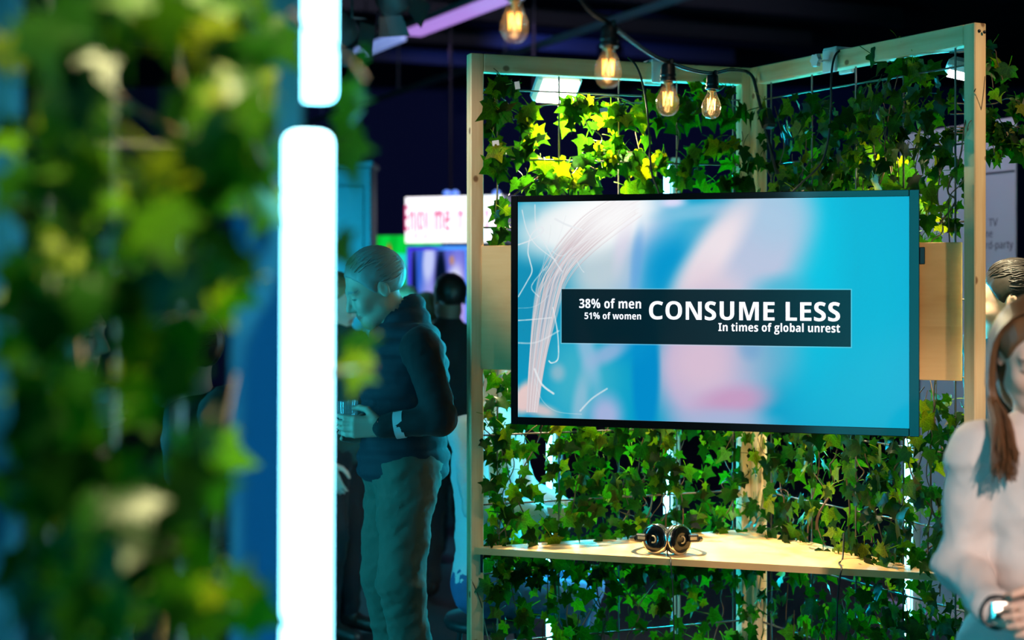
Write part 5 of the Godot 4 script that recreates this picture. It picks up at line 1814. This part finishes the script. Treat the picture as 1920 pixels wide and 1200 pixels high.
	figure("second person glimpsed through the blurred ivy, facing the one with the cup", J, {"cell": 0.018, "skin": fair, "brow": brow, "legs": "cloth_black", "top": "cloth_black", "hair": "hair_dark", "style": "short", "hands": hang_hands(J), "head_cell": 0.007, "hair_cell": 0.007, "hand_cell": 0.006})
	# --- people farther back in the hall
	for q in [["far fair-haired person in dark green just right of the big light tube", 634.0, 566.0, 6.8, Vector3(0.95, -0.3, 0.4), "hair_blond", "cloth_green", Color(0.80, 0.52, 0.42)],
			["far person with cropped hair in front of the blue framed poster", 797.0, 590.0, 8.6, Vector3(-0.5, 0, -0.9), "hair_brown", "cloth_black", Color(0.72, 0.46, 0.36)],
			["far bald-looking person in front of the green football screen", 764.0, 574.0, 9.2, Vector3(0.6, 0, 0.8), "hair_blond", "cloth_grey", Color(0.78, 0.52, 0.42)],
			["far dark-haired person in black standing near the left pine post", 842.0, 560.0, 7.6, Vector3(-0.3, 0, -1.0), "hair_dark", "cloth_black", Color(0.20, 0.13, 0.10)]]:
		var p := at(q[1], q[2], q[3])
		J = stand(p.x, p.z, p.y / 1.62 * 1.75, q[4])
		J.head = p
		J.face = q[4].normalized()
		figure(q[0], J, {"cell": 0.022, "skin": q[7], "brow": brow, "legs": "cloth_black", "top": q[6], "hair": q[5], "style": "short", "hands": hang_hands(J), "head_cell": 0.009, "hair_cell": 0.009, "hand_cell": 0.008})

# ---------------------------------------------------------------- the stands beyond

func sign_stand() -> void:
	var Z := 11.0
	var base := at(820, HORIZON, Z)
	base.y = 0
	var t := thing("illuminated_sign", "white backlit sign box with magenta lettering above the football screen", "sign", Vector3(base.x, 1.9, base.z))
	var fl := at(760, 370, Z)
	var fr := at(942, 370, Z - 0.3)
	var hgt := 0.335
	fr.y = fl.y
	var u := (fr - fl).normalized()
	var n := u.cross(Vector3.UP)
	var back := fl - Vector3(0.42, 0, 0) - n * 1.35
	var mb := MB.new()
	var c := (fl + fr) * 0.5 - n * 0.5 - Vector3(0, hgt / 2, 0)
	var dn := Vector3(0, -hgt, 0)
	mb.poly([fl + dn, fr + dn, fr, fl], c)
	part("front_light_panel", mb, M.sign_white, t)
	mb = MB.new()
	mb.poly([back + dn, fl + dn, fl, back], c)
	part("side_light_panel", mb, M.sign_white, t)
	mb = MB.new()
	for y in [0.0, -hgt]:
		var e := Vector3(0, y, 0)
		mb.poly([fl + e, fr + e, fr - n * 1.2 + e, back + e], c)
	mb.poly([fr + dn, fr, fr - n * 1.2, fr - n * 1.2 + dn], c)
	mb.poly([back + dn, back, fr - n * 1.2, fr - n * 1.2 + dn], c)
	part("casing", mb, M.white_plastic, t)
	var xf := Transform3D(Basis(u, Vector3.UP, n), fl + n * 0.004)
	var w := fl.distance_to(fr)
	var X := func(px: float) -> float: return (px - 760.0) / 182.0 * w
	var by: float = -(433.0 - 370.0) / FOCAL * Z
	var letters := part("lettering_plate", _plate(fl, fr, dn, n), M.sign_white, t)
	for s in [["Enjoy", 759.0, 806.0], ["me", 815.0, 846.0], ["n", 860.0, 871.0], ["o", 909.0, 919.0], ["n", 926.0, 936.0]]:
		write_on(letters, s[0], M.sign_magenta, xf, X.call(s[1]), X.call(s[2]), by, 0.19)
	for p in [fr - n * 0.6, back - u * -0.2]:
		mb = MB.new()
		tube(mb, [p, Vector3(p.x, 4.4, p.z)], 0.012, 8)
		part("drop_rod", mb, M.black_steel, t)
	# little blue lamps along its top edge
	for q in [[834, 361, "one of a close pair of small blue lamps on the white backlit sign"], [850, 363, "one of a close pair of small blue lamps on the white backlit sign"], [930, 352, "single small blue lamp at the end of the white backlit sign"]]:
		var p := at(q[0], q[1], Z - 0.1)
		var l := thing("blue_marker_lamp", q[2], "lamp", Vector3(p.x, fl.y, p.z - 0.35), "blue lamps on the sign")
		var lp := Vector3(p.x, fl.y, p.z - 0.35)
		mb = MB.new()
		lathe(mb, [[0.0, 0.0], [0.028, 0.0], [0.028, 0.02], [0.012, 0.025], [0.0, 0.025]], Transform3D(Basis(), lp), 12)
		part("foot", mb, M.black_plastic, l)
		mb = MB.new()
		lathe(mb, [[0.012, 0.025], [0.028, 0.035], [0.03, 0.05], [0.015, 0.065], [0.0, 0.068]], Transform3D(Basis(), lp), 12)
		if not M.has("marker_blue"): glow("marker_blue", lin(0.05, 0.25, 1.0), 1.2)
		part("dome", mb, M.marker_blue, l)
	# football screen under the sign
	var s := thing("football_screen", "large display showing a bright green football pitch under the white sign", "screen", Vector3(base.x - 0.1, 0, base.z - 0.1))
	var a := at(700, 442, Z + 0.35)
	var b := at(828, 600, Z + 0.05)
	mb = MB.new()
	quad_uv(mb, Vector3(a.x, b.y, a.z), Vector3(b.x, b.y, b.z), Vector3(b.x, a.y, b.z), Vector3(a.x, a.y, a.z))
	part("screen", mb, M.screen_pitch, s)
	mb = MB.new()
	block(mb, Vector3(a.x - 0.02, 0.0, a.z - 0.16), Vector3(b.x + 0.02, a.y + 0.01, a.z - 0.04), 0.006)
	part("cabinet", mb, M.black_plastic, s)
	# framed poster display
	var f := thing("framed_display", "violet-blue framed display with a dark standing figure beside the football screen", "display", Vector3(at(820, 500, 10.4).x, 0, -10.4))
	var p0 := at(765, 462, 10.55)
	var p1 := at(882, 640, 10.25)
	p1.y = p0.y - 0.78
	var fu := (Vector3(p1.x, p0.y, p1.z) - p0)
	var fn := fu.normalized().cross(Vector3.UP)
	var w2 := fu.length()
	var fx := Transform3D(Basis(fu.normalized(), Vector3.UP, fn), p0 + fu * 0.5 - Vector3(0, 0.39, 0))
	if not M.has("frame_violet"): glow("frame_violet", lin(0.05, 0.02, 0.75), 0.9)
	for e in [[Vector3(0, 0.375, 0), Vector3(w2, 0.03, 0.04)], [Vector3(0, -0.375, 0), Vector3(w2, 0.03, 0.04)], [Vector3(-w2 / 2 + 0.015, 0, 0), Vector3(0.03, 0.72, 0.04)], [Vector3(w2 / 2 - 0.015, 0, 0), Vector3(0.03, 0.72, 0.04)]]:
		mb = MB.new()
		cbox(mb, fx * Transform3D(Basis(), e[0]), e[1], 0.004)
		part("light_frame", mb, M.frame_violet, f)
	mb = MB.new()
	quad_uv(mb, fx * Vector3(-w2 / 2 + 0.03, -0.36, 0), fx * Vector3(w2 / 2 - 0.03, -0.36, 0), fx * Vector3(w2 / 2 - 0.03, 0.36, 0), fx * Vector3(-w2 / 2 + 0.03, 0.36, 0))
	part("screen", mb, M.screen_poster, f)
	mb = MB.new()
	block(mb, Vector3(p0.x + 0.03, 0.0, p0.z - 0.12), Vector3(p1.x - 0.03, p0.y - 0.02, p0.z - 0.03), 0.005)
	part("back_panel", mb, M.black_plastic, f)

func _plate(fl: Vector3, fr: Vector3, dn: Vector3, n: Vector3) -> MB:
	var mb := MB.new()
	var i := fl.lerp(fr, 0.002) + n * 0.002
	var j := fl.lerp(fr, 0.998) + n * 0.002
	mb.poly([i + dn * 0.98, j + dn * 0.98, j + dn * 0.02, i + dn * 0.02], fl - n)
	return mb

func banner() -> void:
	var a := at(1690, 0, 7.35)
	var b := at(1906, 0, 6.5)
	var top := 2.335
	a.y = top; b.y = top
	var u := (b - a).normalized()
	var n := u.cross(Vector3.UP)
	var t := thing("banner", "tall lilac-grey fabric banner printed with dark text behind the ivy", "banner", Vector3((a.x + b.x) / 2, 0, (a.z + b.z) / 2))
	var mb := MB.new()
	cbox(mb, Transform3D(Basis(u, Vector3.UP, n), (a + b) * 0.5 - Vector3(0, top / 2, 0)), Vector3(a.distance_to(b), top, 0.012), 0.003)
	var cloth := part("fabric", mb, M.banner_fabric, t)
	mb = MB.new()
	cbox(mb, Transform3D(Basis(u, Vector3.UP, n), Vector3((a.x + b.x) / 2, 0.03, (a.z + b.z) / 2)), Vector3(a.distance_to(b) + 0.04, 0.06, 0.18), 0.01)
	part("base", mb, M.aluminium, t)
	var xf := Transform3D(Basis(u, Vector3.UP, n), a + n * 0.0065 - Vector3(0, top, 0))
	var X := func(px: float) -> float:
		var k := (px - 960.0) / FOCAL
		return (-k * a.z - a.x) / (u.x + k * u.z)
	var Y := func(px: float, py: float) -> float:
		var s: float = X.call(px)
		return EYE - (py - HORIZON) / FOCAL * -(a.z + u.z * s)
	for s in [["TV", 1856.0, 1873.0, 424.0], ["ne", 1850.0, 1863.0, 445.0], ["rd-party", 1850.0, 1902.0, 466.0], ["er", 1738.0, 1752.0, 429.0]]:
		write_on(cloth, s[0], M.banner_print, xf, X.call(s[1]), X.call(s[2]), Y.call((s[1] + s[2]) * 0.5, s[3]), 0.034, false)
	mb = MB.new()
	var l0: float = X.call(1742.0)
	var l1: float = X.call(1905.0)
	cbox(mb, xf * Transform3D(Basis(), Vector3((l0 + l1) / 2, Y.call(1880.0, 323.0), 0.0004)), Vector3(l1 - l0, 0.009, 0.0006), 0.0001)
	part("printed_rule", mb, M.banner_print, cloth)

func ceiling_rig() -> void:
	var d := Vector3(-0.42, 0, -0.907).normalized()
	var e := Vector3(0.907, 0, -0.42).normalized()
	# glowing battens in one line under the dark ceiling
	var y := 3.6
	var deep := func(py: float) -> float: return (y - EYE) * FOCAL / (HORIZON - py)
	var seg := [["violet light batten under the dark ceiling, the longer piece", Vector2(775, 76), Vector2(1010, -14), "batten_violet"], ["short bluish light batten under the dark ceiling beside the stage lamps", Vector2(678, 112), Vector2(747, 84), "batten_blue"]]
	for s in seg:
		var a := at(s[1].x, s[1].y - 14.0, deep.call(s[1].y - 14.0))
		var b := at(s[2].x, s[2].y - 14.0, deep.call(s[2].y - 14.0))
		var t := thing("light_batten", s[0], "ceiling light", (a + b) * 0.5)
		var mb := MB.new()
		bar(mb, a, b, 0.14, 0.05, Vector3.UP, 0.006)
		part("light_diffuser", mb, M[s[3]], t)
		mb = MB.new()
		bar(mb, a + Vector3(0, 0.05, 0), b + Vector3(0, 0.05, 0), 0.16, 0.05, Vector3.UP, 0.006)
		part("housing", mb, M.grey_metal, t)
		for g in [0.12, 0.88]:
			var p := a.lerp(b, g) + Vector3(0, 0.07, 0)
			mb = MB.new()
			tube(mb, [p, Vector3(p.x, 4.4, p.z)], 0.006, 6)
			part("hanger", mb, M.black_steel, t)
		area_light(t, (a + b) * 0.5 - Vector3(0, 0.03, 0), Vector3.DOWN, Vector2(0.14, a.distance_to(b)), lin(0.5, 0.3, 0.9), 0.6)
	# conduits and beams
	var p0 := at(640, 209, deep.call(209.0))
	var p1 := at(1300, -12, deep.call(-12.0))
	var c := thing("ceiling_track", "long grey metal track running below the dark hall ceiling", "track", (p0 + p1) * 0.5)
	var mb := MB.new()
	bar(mb, p0 + (p0 - p1) * 0.3, p1 + (p1 - p0) * 0.4, 0.05, 0.05)
	part("rail", mb, M.grey_metal, c)
	for g in [-0.1, 0.25, 0.6, 0.95]:
		var p := p0.lerp(p1, g) + Vector3(0, 0.025, 0)
		mb = MB.new()
		tube(mb, [p, Vector3(p.x, 4.4, p.z)], 0.01, 6)
		part("hanger", mb, M.grey_metal, c)
	for i in 7:
		var o := Vector3(1.2, 4.2, -8.6) + d * (i * 1.5)
		mb = MB.new()
		bar(mb, o - e * 7.0, o + e * 5.0, 0.09, 0.16)
		var bm := thing("ceiling_beam", "dark steel beam crossing under the hall ceiling", "beam", o, "steel beams under the hall ceiling")
		part("web", mb, M.dark_metal, bm)
		mb = MB.new()
		bar(mb, o - e * 7.0 - Vector3(0, 0.09, 0), o + e * 5.0 - Vector3(0, 0.09, 0), 0.16, 0.014)
		part("flange", mb, M.dark_metal, bm)
	stage_lamp("white wash lamp hung in front of the lilac banner", Vector3(1.0, 3.9, -5.75), Vector3(2.05, 1.85, -6.9), lin(1.0, 0.84, 1.0), 3.4, 20.0, M.spot_lens)
	stage_lamp("lilac wash lamp hung right of the stand, aimed along the ceiling", Vector3(2.7, 3.5, -8.2), Vector3(0.2, 3.75, -12.5), lin(0.75, 0.62, 1.0), 7.0, 40.0, M.spot_lens)
	# a blue wash lamp far back colours the end wall
	stage_lamp("far blue wash lamp hung above the end of the hall", Vector3(1.0, 3.9, -15.0), Vector3(0.6, 2.4, -22.0), lin(0.08, 0.14, 1.0), 4.0, 55.0, M.spot_lens)
